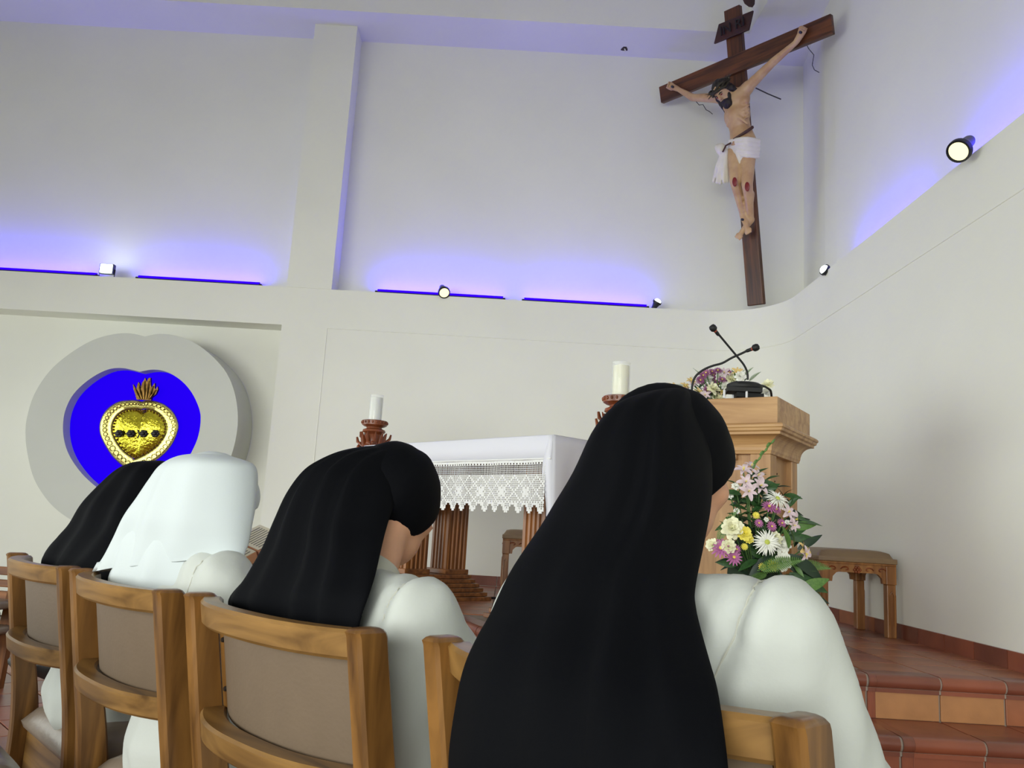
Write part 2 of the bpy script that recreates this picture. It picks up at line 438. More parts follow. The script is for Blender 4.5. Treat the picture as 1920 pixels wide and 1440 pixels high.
# ------------------------------------------------------------------ lamps on the ledge
emat('led_blue', (.03, .0, 1.0), 1.0, (.01, .0, .05))
emat('lens_warm', (1.0, .93, .5), 1.6); emat('lens_cool', (.85, 1.0, 1.0), 6.0)
def led_bar(a, b, n_out, label, power):
    """blue LED wall washer lying on the ledge from a to b; n_out points to the upper wall"""
    a, b, n_out = Vector(a), Vector(b), Vector(n_out); mid = (a+b)/2; t = (b-a).normalized()
    o = thing('led_bar', label, 'LED light', (mid.x, mid.y, LEDGE), math.atan2(t.y, t.x), 'blue LED bars on the ledge')
    Lh = (b-a).length/2
    s = 1 if Vector((-t.y, t.x)).dot(n_out.xy) > 0 else -1
    G().box((-Lh, -.024, 0), (Lh, .024, .052), .004).out('housing', 'metal_black', o)
    G().tube([(-Lh+.01, 0, .058), (Lh-.01, 0, .058)], .021, 10).out('diffuser', 'led_blue', o)
    for e in (-1, 1): G().box((e*Lh-.012, -.024, 0), (e*Lh+.012, .026, .06), .004).out('end_cap', 'metal_black', o)
    l = bpy.data.lights.new('led_light', 'AREA'); l.shape = 'RECTANGLE'; l.size = 2*Lh; l.size_y = .05; l.energy = power*2*Lh; l.color = (.03, .012, 1.0); l.spread = math.radians(170)
    lo = bpy.data.objects.new('led_light', l); link(lo, o); lo.location = (0, 0, .084)
    lo.rotation_euler = (math.pi-s*math.atan(.45), 0, 0)      # up and leaning to the wall
    return o
PW = 8.5
yl = 7.575
led_bar((-5.6, yl, 0), (-4.0, yl, 0), (0, 1, 0), 'blue LED bar at the far left end of the back ledge', PW)
led_bar((-3.62, yl, 0), (-2.45, yl, 0), (0, 1, 0), 'blue LED bar between the square floodlight and the pilaster', PW)
led_bar((-1.35, yl, 0), (-.14, yl, 0), (0, 1, 0), 'blue LED bar behind the round spotlight right of the pilaster', PW)
led_bar((.04, yl, 0), (1.22, yl, 0), (0, 1, 0), 'blue LED bar left of the small upturned spotlight', PW)
led_bar((2.5, 6.05, 0), (2.5, 5.0, 0), (1, 0, 0), 'blue LED bar on the right ledge beyond the large spotlight', PW*.75)
led_bar((2.5, 4.55, 0), (2.5, 3.1, 0), (1, 0, 0), 'blue LED bar at the near end of the right ledge', PW)

def spot(c, d, size, label, warm=True, power=6, tilt=None, foot=None, spread=60, dome=False):
    """round PAR spotlight: lens at c, shining along d, on a clamp that stands on the ledge"""
    c, d = Vector(c), Vector(d).normalized()
    base = Vector(foot) if foot else Vector((c.x-d.x*size*1.2, c.y-d.y*size*1.2, LEDGE))
    o = thing('spotlight', label, 'spotlight', base, 0, 'spotlights on the ledge')
    q = (-d).to_track_quat('Z', 'Y').to_matrix().to_4x4()
    M = Matrix.Translation(c-base) @ q
    s = size
    G().lathe([(s*.80, -.02*s), (s*.98, -.06*s), (s, .05*s), (s, .42*s), (s*.9, .5*s), (s*.84, .5*s), (s*.80, .08*s)], 28, M, cap=False).out('front_ring', 'metal_black', o, 50)
    G().lathe([(s*.86, .45*s), (s*.72, .9*s), (s*.56, 1.5*s), (s*.5, 2.3*s), (s*.42, 2.55*s), (s*.2, 2.65*s)], 24, M).out('housing', 'metal_grey', o, 50)
    G().lathe([(.001, -.55*s), (s*.4, -.47*s), (s*.68, -.25*s), (s*.82, .08*s), (s*.82, .2*s), (.001, .2*s)] if dome else [(.001, .0), (s*.5, .01*s), (s*.82, .08*s), (s*.82, .2*s), (.001, .2*s)], 28, M).out('lens', 'lens_warm' if warm else 'lens_cool', o, 60)
    tail = (M @ Vector((0, 0, 1.9*s)))
    G().tube([tail, tail*.4, (0, 0, .004)], s*.16, 8).out('bracket', 'metal_black', o)
    G().lathe([(s*.34, 0), (s*.34, .012), (s*.2, .03)], 14).out('foot', 'metal_black', o)
    l = bpy.data.lights.new('spot_light', 'SPOT'); l.energy = power; l.spot_size = math.radians(spread); l.spot_blend = .6; l.color = (1, .96, .74) if warm else (.85, .96, 1); l.shadow_soft_size = s*.5
    lo = bpy.data.objects.new('spot_light', l); link(lo, o); p = c-base+d*.02; lo.location = p
    lo.rotation_euler = d.to_track_quat('-Z', 'Y').to_euler()
    return o
cR = at(1797, 284, 4.02); spot(cR, (-.64, -.41, -.65), .062, 'large spotlight with yellow-lit lens on the right ledge', True, 5, foot=(2.39, 4.16, LEDGE), spread=100)
c2 = at(833, 549, 7.36); spot(c2, (.25, -.76, -.6), .056, 'round spotlight with yellow lens right of the pilaster', True, 4, foot=(-.70, 7.46, LEDGE), spread=100)
c3 = at(1233, 565, 7.46); spot(c3, (.3, -.35, .6), .042, 'small upturned white spotlight below the left arm of the cross', False, 2.5, foot=(1.265, 7.50, LEDGE), spread=120, dome=True)
c4 = at(1545, 505, 6.08); spot(c4, (-.6, -.15, .3), .045, 'small spotlight half hidden behind the right ledge near the corner', False, 2.5, foot=(2.42, 6.10, LEDGE), spread=120, dome=True)
# square floodlight
fc = at(200, 504, 7.43)
o = thing('floodlight', 'small square white floodlight on the left end of the ledge', 'floodlight', (fc.x, 7.45, LEDGE))
zc = fc.z-LEDGE
G().box((-.066, -.03, zc-.048), (.066, .02, zc+.048), .006).out('housing', 'metal_black', o)
G().box((-.056, -.034, zc-.040), (.056, -.028, zc+.040), .003).out('lens', 'lens_cool', o)
G().tube([(-.07, 0, zc), (-.07, 0, .006), (.07, 0, .006), (.07, 0, zc)], .006, 6).out('bracket', 'metal_black', o)
l = bpy.data.lights.new('flood_light', 'AREA'); l.size = .1; l.energy = 3; l.color = (.9, 1, 1); lo = bpy.data.objects.new('flood_light', l); link(lo, o); lo.location = (0, -.045, zc); lo.rotation_euler = (math.pi/2, 0, 0)

# ------------------------------------------------------------------ heart shrine in the niche
mat('shrine_paint', (204, 206, 198), .75, var=.02, vscale=2)
emat('panel_blue_glow', (.012, .0, .85), 1.0, (.01, 0, .12))  # light of the hidden blue LEDs put into the panel as its own glow
mat('gold', (248, 234, 140), .34, metal=1., var=.12, vscale=18, bump=.25, bscale=70)
mat('gold_hammered', (240, 224, 70), .2, metal=1., var=.2, vscale=26, bump=.7, bscale=42)
mat('gold_dark', (116, 88, 46), .3, metal=1., var=.4, vscale=40)
mat('bronze_dark', (24, 18, 16), .5)
outer = [(272, 631), (299, 626), (333, 630), (367, 644), (400, 670), (425, 700), (440, 737), (446, 780), (443, 817), (434, 853), (420, 888), (397, 922), (366, 955), (328, 984), (288, 1003), (240, 1012), (188, 1003), (137, 977), (101, 951), (76, 920), (61, 890), (52, 853), (48, 820), (50, 786), (64, 740), (92, 697), (128, 665), (171, 639), (211, 627), (244, 625)]
inner = [(262, 697), (287, 693), (312, 697), (339, 713), (360, 737), (374, 768), (376, 792), (371, 820), (360, 846), (343, 874), (318, 902), (287, 926), (245, 942), (218, 936), (196, 924), (171, 905), (150, 884), (131, 856), (121, 829), (118, 801), (122, 771), (137, 740), (165, 713), (199, 694), (229, 690)]
YH = 7.23
def dense(px, n):
    P = px[:]+[px[0]]
    return spline(P, n+1)[:-1]
def ringpts(px, n, Y): return [at(a, b, Y) for a, b in dense(px, n)]
hc = at(255, 800, YH)
heart = thing('heart_shrine', 'white apple-shaped heart ring with glowing blue centre in the niche', 'wall shrine', (hc.x, YU, hc.z))
N = 120
of = ringpts(outer, N, YH); inf = ringpts(inner, N, YH)
vs = []; fs = []
for i in range(N): vs += [of[i], Vector((of[i].x, YU-.003, of[i].z)), inf[i], Vector((inf[i].x, YH+.12, inf[i].z))]
for i in range(N):
    a, b = 4*i, 4*((i+1) % N)
    fs += [(a, b, b+1, a+1), (a, a+2, b+2, b), (a+2, a+3, b+3, b+2)]
mesh('ring', vs, fs, 'shrine_paint', heart, 40, True)
vs = [Vector((p.x, YH+.118, p.z)) for p in inf]
mesh('blue_panel', vs+[Vector((p.x, YH+.13, p.z)) for p in inf], [tuple(range(N)), tuple(range(N, 2*N))]+[(i, (i+1) % N, N+(i+1) % N, N+i) for i in range(N)], 'panel_blue_glow', heart, None, True)
# gilded heart
ho = [(266, 752.5), (276, 750), (295, 752.5), (313, 761), (327, 775), (334.6, 793), (334, 808), (325.6, 829), (311.7, 848), (295, 862), (272, 876), (248, 886), (243, 882), (225.6, 870.6), (209, 854), (195, 831.7), (187, 812), (187, 793), (193.6, 776), (206, 762), (223, 752.5), (242, 750), (256, 750)]
hx, hy = 262, 808
YG = 7.30
gr = at(262, 808, YG)
gh = thing('gilded_heart', 'embossed golden heart with flames in front of the blue panel', 'ornament', (gr.x, YH+.118, gr.z))
Nh = 96
def hring(k, Y, hxo=262, hyo=805): return [at(hxo+(a-hxo)*k, hyo+(b-hyo)*k, Y) for a, b in dense(ho, Nh)]
rings = [hring(1.0, YH+.116), hring(1.0, 7.31), hring(.97, 7.295), hring(.90, 7.287), hring(.80, 7.292), hring(.74, 7.284), hring(.70, 7.292)]
vs = [p for r_ in rings for p in r_]; fs = []
for i in range(len(rings)-1):
    for k in range(Nh): fs.append((i*Nh+k, i*Nh+(k+1) % Nh, (i+1)*Nh+(k+1) % Nh, (i+1)*Nh+k))
mesh('rim', vs, fs, 'gold', gh, 60, True)
# embossed scroll border
g = G(); b1 = hring(.87, 7.286)
for k in range(0, Nh, 2):
    p = b1[k]; q = b1[(k+2) % Nh]; r0 = (q-p).length*.42
    g.tube([(p.x+r0*math.cos(a)*1.1, p.y, p.z+r0*math.sin(a)) for a in [j*math.pi/4 for j in range(8)]]+[(p.x+r0*1.1, p.y, p.z)], .0028, 5)
o = g.out('scroll_border', 'gold_dark', gh, 60, True); o['kind'] = 'stuff'
g = G()
for p in hring(.655, 7.285)[::2]: g.ell(p, .0095, None, 8, 6)
o = g.out('bead_string', 'gold_dark', gh, 60, True); o['kind'] = 'stuff'
rings = [hring(.70, 7.30), hring(.62, 7.285), hring(.45, 7.262), hring(.2, 7.252), hring(.02, 7.25)]
for r_ in rings[:-1]:                         # a crease down the middle parts the two lobes
    for k, p in enumerate(r_):
        d = abs(p.x-gr.x); p.y += .02*math.exp(-(d/.03)**2)
vs = [p for r_ in rings for p in r_]; fs = []
for i in range(len(rings)-1):
    for k in range(Nh): fs.append((i*Nh+k, i*Nh+(k+1) % Nh, (i+1)*Nh+(k+1) % Nh, (i+1)*Nh+k))
fs.append(tuple(range((len(rings)-1)*Nh, len(rings)*Nh)))
mesh('hammered_plate', vs, fs, 'gold_hammered', gh, 60, True)
for x in (223, 245, 269, 291):
    c = at(x, 813, 7.245); g = G()
    for k in range(6):
        a = k*math.pi/3; g.ell((c.x+.022*math.cos(a), c.y, c.z+.02*math.sin(a)), (.018, .012, .016), None, 8, 6)
    g.ell((c.x, c.y-.012, c.z), (.017, .012, .016), None, 8, 6)
    g.out('rose', 'bronze_dark', gh, 60, True)
G().tube([at(258, 806, 7.24), at(261, 814, 7.24), at(258, 822, 7.24)], .006, 6).out('stem', 'bronze_dark', gh, None, True)
# flames
fl0 = [(256, 749), (253, 738), (250, 729), (249, 720), (253, 726), (256, 731), (257, 722), (260, 716), (263, 724), (264, 730), (266, 718), (270, 713), (272, 708), (275, 716), (278, 709), (282, 708), (282, 718), (284, 728), (287, 722), (290, 718), (290, 727), (292, 731), (295, 724), (296, 730), (292, 739), (284, 745), (283, 750)]
vs = [at(a, b, 7.27) for a, b in fl0]; n = len(vs)
mesh('flame_crown', vs+[Vector((p.x, 7.30, p.z)) for p in vs], [tuple(range(n)), tuple(range(n, 2*n))]+[(i, (i+1) % n, n+(i+1) % n, n+i) for i in range(n)], 'gold_dark', gh, None, True)
g = G()
for (x0, y0), (x1, y1) in (((262, 748), (254, 728)), ((266, 748), (261, 722)), ((270, 748), (272, 714)), ((274, 748), (280, 714)), ((278, 748), (288, 724)), ((280, 748), (293, 731))):
    g.tube([at(x0, y0, 7.268), at((x0+x1)/2-1, (y0+y1)/2, 7.258), at(x1, y1, 7.268)], [.009, .008, .003], 6)
g.out('flame_tongues', 'gold_dark', gh, 60, True)
# ------------------------------------------------------------------ crucifix leaning out of the corner
PL, PR_, PF = at(1237, 178, 7.55), at(1559, 43, 6.255), Vector((2.17, 7.235, LEDGE))
CB = (PR_-PL).normalized()
_pc = (PL+PR_)/2
CP = (_pc-PF); CP = (CP-CB*CP.dot(CB)).normalized()
CN = CB.cross(CP).normalized()
if CN.dot(Vector((0, -1, 0))) < 0: CN = -CN
def oncross(px, py, off=0.):
    """point in the plane of the cross, raised by off towards the room"""
    d = (px-960)/FPX*RT-(py-720)/FPX*UP+FW; e = Vector((0, 0, EYE)); p0 = PL+CN*off
    t = (p0-e).dot(CN)/d.dot(CN); return e+d*t
crx = thing('crucifix', 'large dark wooden crucifix with carved figure high in the corner', 'crucifix', PF)
def board(name, corners, th, m, parent, off=0., axis=None):
    P = [oncross(*c, off) for c in corners]; Q = [p-CN*th for p in P]; n = len(P)
    o = mesh(name, P+Q, [tuple(range(n)), tuple(range(n, 2*n))]+[(i, (i+1) % n, n+(i+1) % n, n+i) for i in range(n)], m, None)
    # object axes follow the cross so that the grain does too
    R = Matrix((CB, CP.cross(CB)*1, CP)).transposed().to_4x4()
    M = Matrix.Translation(sum(P, Vector())/n) @ R
    o.data.transform(M.inverted()); fix(o.data)
    o.parent = parent; o.matrix_local = Matrix.Translation(-origin(parent)) @ M
    bv = o.modifiers.new('bevel', 'BEVEL'); bv.width = .006; bv.segments = 2
    return o
board('upright', [(1401, 574), (1431, 570), (1386, 8), (1357, 21)], .05, 'cross_wood', crx)
board('crossbar', [(1235, 163), (1239, 193), (1561, 62), (1557, 25)], .05, 'cross_wood_across', crx, .045)
sg = board('title_board', [(1347, 45), (1411.5, 19), (1403, 56), (1338, 82)], .025, 'sign_wood', crx, .03)
tx = bpy.data.curves.new('inri', 'FONT'); tx.body = 'IN RI'; tx.size = .12; tx.extrude = .004; tx.align_x = 'CENTER'; tx.align_y = 'CENTER'
to = bpy.data.objects.new('inri', tx); link(to)
dg = bpy.context.evaluated_depsgraph_get(); me = bpy.data.meshes.new_from_object(to.evaluated_get(dg)); bpy.data.objects.remove(to)
mat('ink_black', (14, 9, 9), .6); me.materials.clear(); me.materials.append(MATS['ink_black'])
lt = bpy.data.objects.new('lettering', me); link(lt, sg)
lt.matrix_local = Matrix.Translation((0, -.016 if (sg.matrix_local.to_3x3() @ Vector((0, -1, 0))).dot(CN) > 0 else .016, 0)) @ (Matrix.Rotation(math.pi/2, 4, 'X') if (sg.matrix_local.to_3x3() @ Vector((0, -1, 0))).dot(CN) > 0 else Matrix.Rotation(math.pi/2, 4, 'X') @ Matrix.Rotation(math.pi, 4, 'Y'))
# the figure
mat('statue_skin', (206, 172, 128), .38, var=.1, vscale=9, rgb2=(182, 140, 100))
mat('statue_cloth', (226, 220, 204), .5, var=.05, vscale=12)
mat('statue_hair', (30, 22, 18), .6, bump=.5, bscale=60)
mat('thorn_wood', (52, 46, 28), .7)
mat('rope_brown', (74, 44, 36), .6)
mat('blood', (122, 20, 24), .4)
def oc(x, y, o): return oncross(x, y, o)
Rn = Matrix((CB, CN*-1, CP)).transposed()
J = dict(chest=oc(1380, 190, .12), ribs=oc(1382, 216, .13), waist=oc(1388, 243, .11), hip=oc(1394, 270, .12),
         ls=oc(1350, 184, .10), rs=oc(1403, 163, .10), le=oc(1299, 183, .11), re=oc(1449, 117, .11), lw=oc(1271, 167, .09), rw=oc(1492, 80, .09),
         lh=oc(1262, 163, .085), rh=oc(1502, 64, .085), neck=oc(1376, 172, .13), head=oc(1355, 172, .21),
         lk=oc(1378, 337, .25), rk=oc(1401, 345, .25), la=oc(1393, 403, .13), ra=oc(1408, 412, .09), lt=oc(1402, 431, .15), rt=oc(1387, 441, .12), lhp=oc(1380, 282, .13), rhp=oc(1402, 281, .13))
g = G()
def E(c, r): g.ell(c, r, Rn, 20, 14)
E(J['chest'], (.135, .085, .12)); E(J['ribs'], (.125, .085, .13)); g.cap(J['ribs'], .10, J['waist'], .095); g.cap(J['waist'], .095, J['hip'], .12)
for a, b, r0, r1 in (('ls', 'le', .048, .034), ('le', 'lw', .036, .022), ('rs', 're', .05, .036), ('re', 'rw', .038, .024), ('lw', 'lh', .026, .03), ('rw', 'rh', .026, .032), ('lhp', 'lk', .078, .05), ('rhp', 'rk', .078, .05),
                     ('lk', 'la', .05, .028), ('rk', 'ra', .05, .028), ('la', 'lt', .032, .022), ('ra', 'rt', .034, .022), ('chest', 'ls', .07, .055), ('chest', 'rs', .07, .058), ('chest', 'neck', .06, .045), ('neck', 'head', .045, .05)):
    g.cap(J[a], r0, J[b], r1)
for k, a in (('lk', 'la'), ('rk', 'ra')): g.cap(J[k]*.72+J[a]*.28-CN*.02, .046, J[k]*.5+J[a]*.5-CN*.01, .036)
for x, y in ((1366, 200), (1394, 191)): E(oc(x, y, .155), (.055, .035, .045))            # breast muscles
for s_, (x0, y0), (x1, y1) in ((0, (1378, 218), (1364, 236)), (1, (1384, 218), (1402, 232))): g.cap(oc(x0, y0, .205), .014, oc(x1, y1, .185), .012)
for k in range(4): g.cap(oc(1393+k*1.5, 203+k*6, .185), .008, oc(1405, 197+k*7, .15), .008)
# head, nose, ears
hd = J['head']; hR = Rn @ Matrix.Rotation(math.radians(35), 3, 'X') @ Matrix.Rotation(math.radians(-18), 3, 'Y')
def hp(x, y, z): return hd+hR @ Vector((x, y, z))
g.ell(hd, (.072, .088, .1), hR, 20, 14); g.ell(hp(0, -.035, -.07), (.05, .05, .05), hR); g.cap(hp(0, -.08, .015), .012, hp(0, -.105, -.03), .016)
# hands with bent fingers, toes
for h, wv, sd in (('lh', 'lw', -1), ('rh', 'rw', 1)):
    d = (J[h]-J[wv]).normalized(); sdv = d.cross(CN).normalized()
    for q in range(4):
        b0 = J[h]+d*.02+sdv*(q-1.5)*.018; b1 = b0+d*.035+CN*.012; b2 = b1+CN*.03-d*.015
        g.cap(b0, .0105, b1, .0095); g.cap(b1, .0095, b2, .008)
    t0 = J[h]-sdv*.03; g.cap(t0, .011, t0+d*.03+CN*.025, .009)
for f, av in (('lt', 'la'), ('rt', 'ra')):
    d = (J[f]-J[av]).normalized(); sdv = d.cross(CN).normalized()
    for q in range(5):
        b0 = J[f]+sdv*(q-2)*.014; g.cap(b0, .011, b0+d*.035, .008)
fuse('figure', g, .009, 'statue_skin', crx, 4)
# hair and beard
g = G(); g.ell(hp(0, .018, .022), (.086, .09, .098), hR); g.cap(hp(-.07, .0, -.02), .032, hp(-.085, -.02, -.16), .02); g.cap(hp(.07, .02, -.02), .032, hp(.09, .05, -.13), .022)
g.cap(hp(-.03, .07, -.02), .04, hp(-.02, .08, -.14), .03); g.cap(hp(.04, .07, -.02), .04, hp(.05, .09, -.12), .03)
fuse('hair', g, .009, 'statue_hair', crx, 3, .008, 40)
g = G(); g.ell(hp(0, -.062, -.105), (.05, .034, .05), hR); g.cap(hp(-.045, -.03, -.05), .022, hp(-.02, -.06, -.12), .024); g.cap(hp(.045, -.03, -.05), .022, hp(.02, -.06, -.12), .024); g.cap(hp(-.03, -.088, -.062), .01, hp(.03, -.088, -.062), .01)
fuse('beard', g, .008, 'statue_hair', crx, 2, .006, 50)
for sx in (-1, 1):
    G().tube([hp(sx*.012, -.098, .006), hp(sx*.03, -.094, .012), hp(sx*.046, -.08, .006)], [.004, .006, .003], 6).out('brow', 'statue_hair', crx, 60, True)
    G().ell(hp(sx*.028, -.089, -.006), (.014, .006, .006), hR, 10, 8).out('closed_eye', 'blood', crx, 60, True)
# crown of thorns
g = G(); rr2 = random.Random(5)
for k in range(3):
    g.tube([hp((.094+.008*math.sin(5*a+k))*math.cos(a), .012+(.104+.008*math.cos(4*a+k))*math.sin(a), .035+.012*math.sin(3*a+2*k)+.012*k) for a in [j*2*math.pi/28 for j in range(29)]], .011, 6)
for k in range(26):
    a = rr2.random()*6.28; p = Vector((.1*math.cos(a), .012+.11*math.sin(a), .05+rr2.uniform(-.01, .02))); d = Vector((math.cos(a), math.sin(a), rr2.uniform(-.3, .9)))*.04
    g.tube([hp(*p), hp(*(p+d))], [.005, .001], 5)
g.out('crown_of_thorns', 'thorn_wood', crx, 60, True)
# loincloth
g = G(); up = CP
for k in range(5):
    f = k/4; a = oc(1368-2*f, 264+16*f, .20-.02*f); b = oc(1423-2*f, 264+30*f, .12); mid = oc(1398, 260+32*f, .243-.015*f)
    P = spline([a, mid, b], 10)
    for i in range(9): g.cap(P[i], .012+.006*min(1, i/3), P[i+1], .012+.006*min(1, (i+1)/3))
g.ell(J['hip']+CP*-.025, (.140, .098, .085), Rn)
g.cap(oc(1384, 285, .21), .03, oc(1388, 306, .22), .012); g.cap(oc(1393, 285, .21), .03, oc(1392, 300, .22), .012)
fuse('loincloth', g, .007, 'statue_cloth', crx, 1)
g = G()
for k in range(5):
    a = oc(1356+k*1.5, 283, .2); b = oc(1338+k*6.5, 343-abs(k-2)*1.5, .17+.02*(k % 2))
    g.cap(a, .018, (a+b)/2+CN*.01, .022); g.cap((a+b)/2+CN*.01, .022, b, .016)
g.ell(oc(1352, 280, .2), (.05, .045, .055), Rn); g.ell(oc(1346, 277, .2), (.03, .03, .035), Rn)
fuse('cloth_tail', g, .009, 'statue_cloth', crx, 2)
g = G(); g.tube([oc(1412, 238, .14), oc(1405, 243, .2), oc(1385, 256, .23), oc(1376, 262, .225)], .014, 6, .5); g.tube([oc(1370, 268, .235), oc(1361, 273, .24), oc(1355, 285, .24)], .013, 6, .6)
g.out('rope', 'rope_brown', crx, 60, True)
for x, y, s_ in ((1377.5, 341, 1), (1401, 350, 1)): G().ell(oc(x, y, .298), (.024, .006, .042), Rn, 12, 8).out('wound', 'blood', crx, 60, True)
for x, y, s_ in ((1262, 163, .12), (1502, 61, .12), (1393, 412, .165)):
    G().lathe([(.012, 0), (.012, .02), (.004, .03)], 8, Matrix.Translation(oc(x, y, s_)-origin(crx)) @ CN.to_track_quat('Z', 'Y').to_matrix().to_4x4()).out('nail', 'metal_grey', crx)
for pts in ([(1304, 189), (1311, 197), (1318, 196), (1324, 206), (1330, 209), (1336, 214)], [(1512, 83), (1516, 91), (1526, 103), (1523, 122), (1527, 131), (1536, 136)]):
    G().tube([oncross(x, y, -.02-.03*i) for i, (x, y) in enumerate(pts)], .0035, 5).out('wire', 'metal_black', crx, None, True)
G().tube([oncross(1417, 165, -.03), oncross(1440, 176, -.12), oncross(1464, 186, -.25)], .006, 6).out('stay_rod', 'metal_grey', crx, None, True)

# dark beam end that shows at the top edge
bp_ = at(1404, 0, 6.2)
o = thing('roof_beam', 'dark carved wooden beam end above the top of the cross', 'beam', bp_)
P = [at(x, y, 6.2) for x, y in ((1388, -60), (1390, -6), (1396, 7), (1404, 13), (1411, 14), (1415, 8), (1416, -4), (1414, -60))]; n = len(P)
mesh('beam_body', P+[p+Vector((.03, .16, .15)) for p in P], [tuple(range(n)), tuple(range(n, 2*n))]+[(i, (i+1) % n, n+(i+1) % n, n+i) for i in range(n)], 'dark_beam_wood', o, None, True)

# ------------------------------------------------------------------ altar
AT = EYE+.5
FR, FL = Vector((.223, 4.37)), Vector((-.981, 5.659))
ax = (FR-FL).normalized(); ay = Vector((-ax.y, ax.x)); AW = (FR-FL).length; AD = .90
ac = FL+ax*AW/2+ay*AD/2
arz = math.atan2(ax.y, ax.x)
alt = thing('altar', 'wooden altar table on fluted double pedestals with stepped bases', 'altar', (ac.x, ac.y, DAIS), arz)
hA = AT-DAIS; hw, hd_ = AW/2, AD/2
G().box((-hw+.02, -hd_+.02, hA-.075), (hw-.02, hd_-.02, hA-.006), .006).out('tabletop', 'altar_wood_flat', alt)
def fluted(cx, cy, sz, z0, z1):
    g = G(); ch = .012; h = sz/2
    prof = []
    corners = [(-h, -h), (h, -h), (h, h), (-h, h)]
    for k in range(4):
        (x0, y0), (x1, y1) = corners[k], corners[(k+1) % 4]
        tx_, ty_ = (x1-x0)/sz, (y1-y0)/sz; nx, ny = -ty_, tx_
        prof.append((x0, y0))
        for q in range(4):
            c_ = sz*(.2+.2*q)
            for dd, e in ((-.013, 0), (-.008, .010), (.008, .010), (.013, 0)):
                prof.append((x0+tx_*(c_+dd)+nx*e, y0+ty_*(c_+dd)+ny*e))
    g.prism([(x+cx, y+cy) for x, y in prof], z0, z1)
    return g
for px_ in (-.68, .58):
    for k in range(6):
        e = .021*(5-k); G().box((px_-.14-e, -.275-e, .028*k), (px_+.14+e, .275+e, .028*(k+1)-.002), .003).out('plinth_step', 'altar_wood_flat', alt)
    for sy in (-1, 1):
        cy_ = sy*.17
        G().box((px_-.105, cy_-.105, .166), (px_+.105, cy_+.105, .20), .004).out('column_base', 'altar_wood_flat', alt)
        fluted(px_, cy_, .175, .20, hA-.12).out('column', 'altar_wood', alt)
    G().box((px_-.12, -.34, hA-.12), (px_+.12, .34, hA-.076), .005).out('bearer', 'altar_wood_flat', alt)
# white cloth with filet lace
mat('linen', (214, 214, 222), .8, bump=.05, bscale=200)
mat('lace_thread', (222, 222, 220), .8)
cl = thing('altar_cloth', 'white linen cloth with crocheted lace hanging over the altar front', 'altar cloth', (ac.x, ac.y, DAIS+hA), arz)
g = G(); dF, dS = .125, .44
e = .012
nx_ = 60
# top and plain front band, with a soft hand to it
vs = []; fs = []
prof = [(hd_+e, -dF), (hd_+e, -.004), (hd_+e-.006, .003), (-hd_-e+.006, .003), (-hd_-e, -.004), (-hd_-e, -dF*.5), (-hd_-e, -dF)]
for i in range(nx_+1):
    x = -hw-e+(2*hw+2*e)*i/nx_
    for k, (y, z) in enumerate(prof):
        wob = .004*math.sin(x*9)+.003*math.sin(x*23+1) if k >= 5 or k == 0 else 0
        vs.append((x, y-wob, z))
n = len(prof)
for i in range(nx_):
    for k in range(n-1): fs.append((i*n+k, i*n+k+1, (i+1)*n+k+1, (i+1)*n+k))
o = mesh('linen_top', vs, fs, 'linen', cl, 50); sd_ = o.modifiers.new('th', 'SOLIDIFY'); sd_.thickness = .002
for sx in (-1, 1):
    vs = []; fs = []; ny = 40
    for i in range(ny+1):
        y = -hd_-e+(2*hd_+2*e)*i/ny
        for k in range(9):
            z = -dS*k/8
            wob = (.018*math.sin(y*11+.5)+.008*math.sin(y*27))*(k/8)
            back = .0
            if i == 0: back = .05*math.sin(k/8*math.pi*.9)
            vs.append((sx*(hw+e+wob*.9+.002), y, z))
    for i in range(ny):
        for k in range(8): fs.append((i*9+k, i*9+k+1, (i+1)*9+k+1, (i+1)*9+k))
    o = mesh('linen_side', vs, fs, 'linen', cl, 60); sd_ = o.modifiers.new('th', 'SOLIDIFY'); sd_.thickness = .002
    # the hem of the side drop turns round the corner
    vs = []; fs = []
    for k in range(13):
        t = k/12; wd = .02+.045*math.sin(t*math.pi)**2*(1-.5*t)
        wob = (.018*math.sin((-hd_-e)*11+.5)+.008*math.sin((-hd_-e)*27))*t*.9+.002; vs += [(sx*(hw+e+wob), -hd_-e, -dS*t), (sx*(hw+e-wd), -hd_-e-.010-.008*math.sin(t*5), -dS*t*.97)]
    for k in range(12): fs.append((2*k, 2*k+1, 2*k+3, 2*k+2))
    o = mesh('folded_hem', vs, fs, 'linen', cl, 60); sd_ = o.modifiers.new('th', 'SOLIDIFY'); sd_.thickness = .002
G().tube([(-hw-e+2*(hw+e)*i/40, -hd_-e-.003-.004*math.sin((-hw-e+2*(hw+e)*i/40)*9), -dF) for i in range(41)], .005, 6).out('braid', 'lace_thread', cl, 60)
# lace: filled and open squares of a crocheted net
cs_ = .0115; per = 16; nc = int((2*hw)/cs_); rows = 27
g = G(); yl_ = -hd_-e-.004; th = .0022
def filled(i, j):
    u = (i % per)-per/2; v = j-16
    if j in (0,): return True
    if j == 1: return (i % 2) == 0
    d1 = abs(abs(u)+abs(v+1)-8.0)            # big diamond net
    if j > 5 and d1 < .8: return True
    u2 = ((i+per//2) % per)-per/2
    d2 = abs(abs(u2)+abs(v+1)-8.0)
    if j > 5 and d2 < .8: return True
    if abs(u)+abs(v+1) < 3.1 and (int(abs(u))+j) % 2 == 0: return True
    if abs(u2)+abs(v-6) < 2.5 and (int(abs(u2))+j) % 2: return True
    return False
def depth(i):
    u = abs(((i) % (per//2))-per/4)
    return 20.5+max(0, (per/4-u))*1.45
def wv(x): return -.004*math.sin(x*9)+.006*math.sin(x*21)
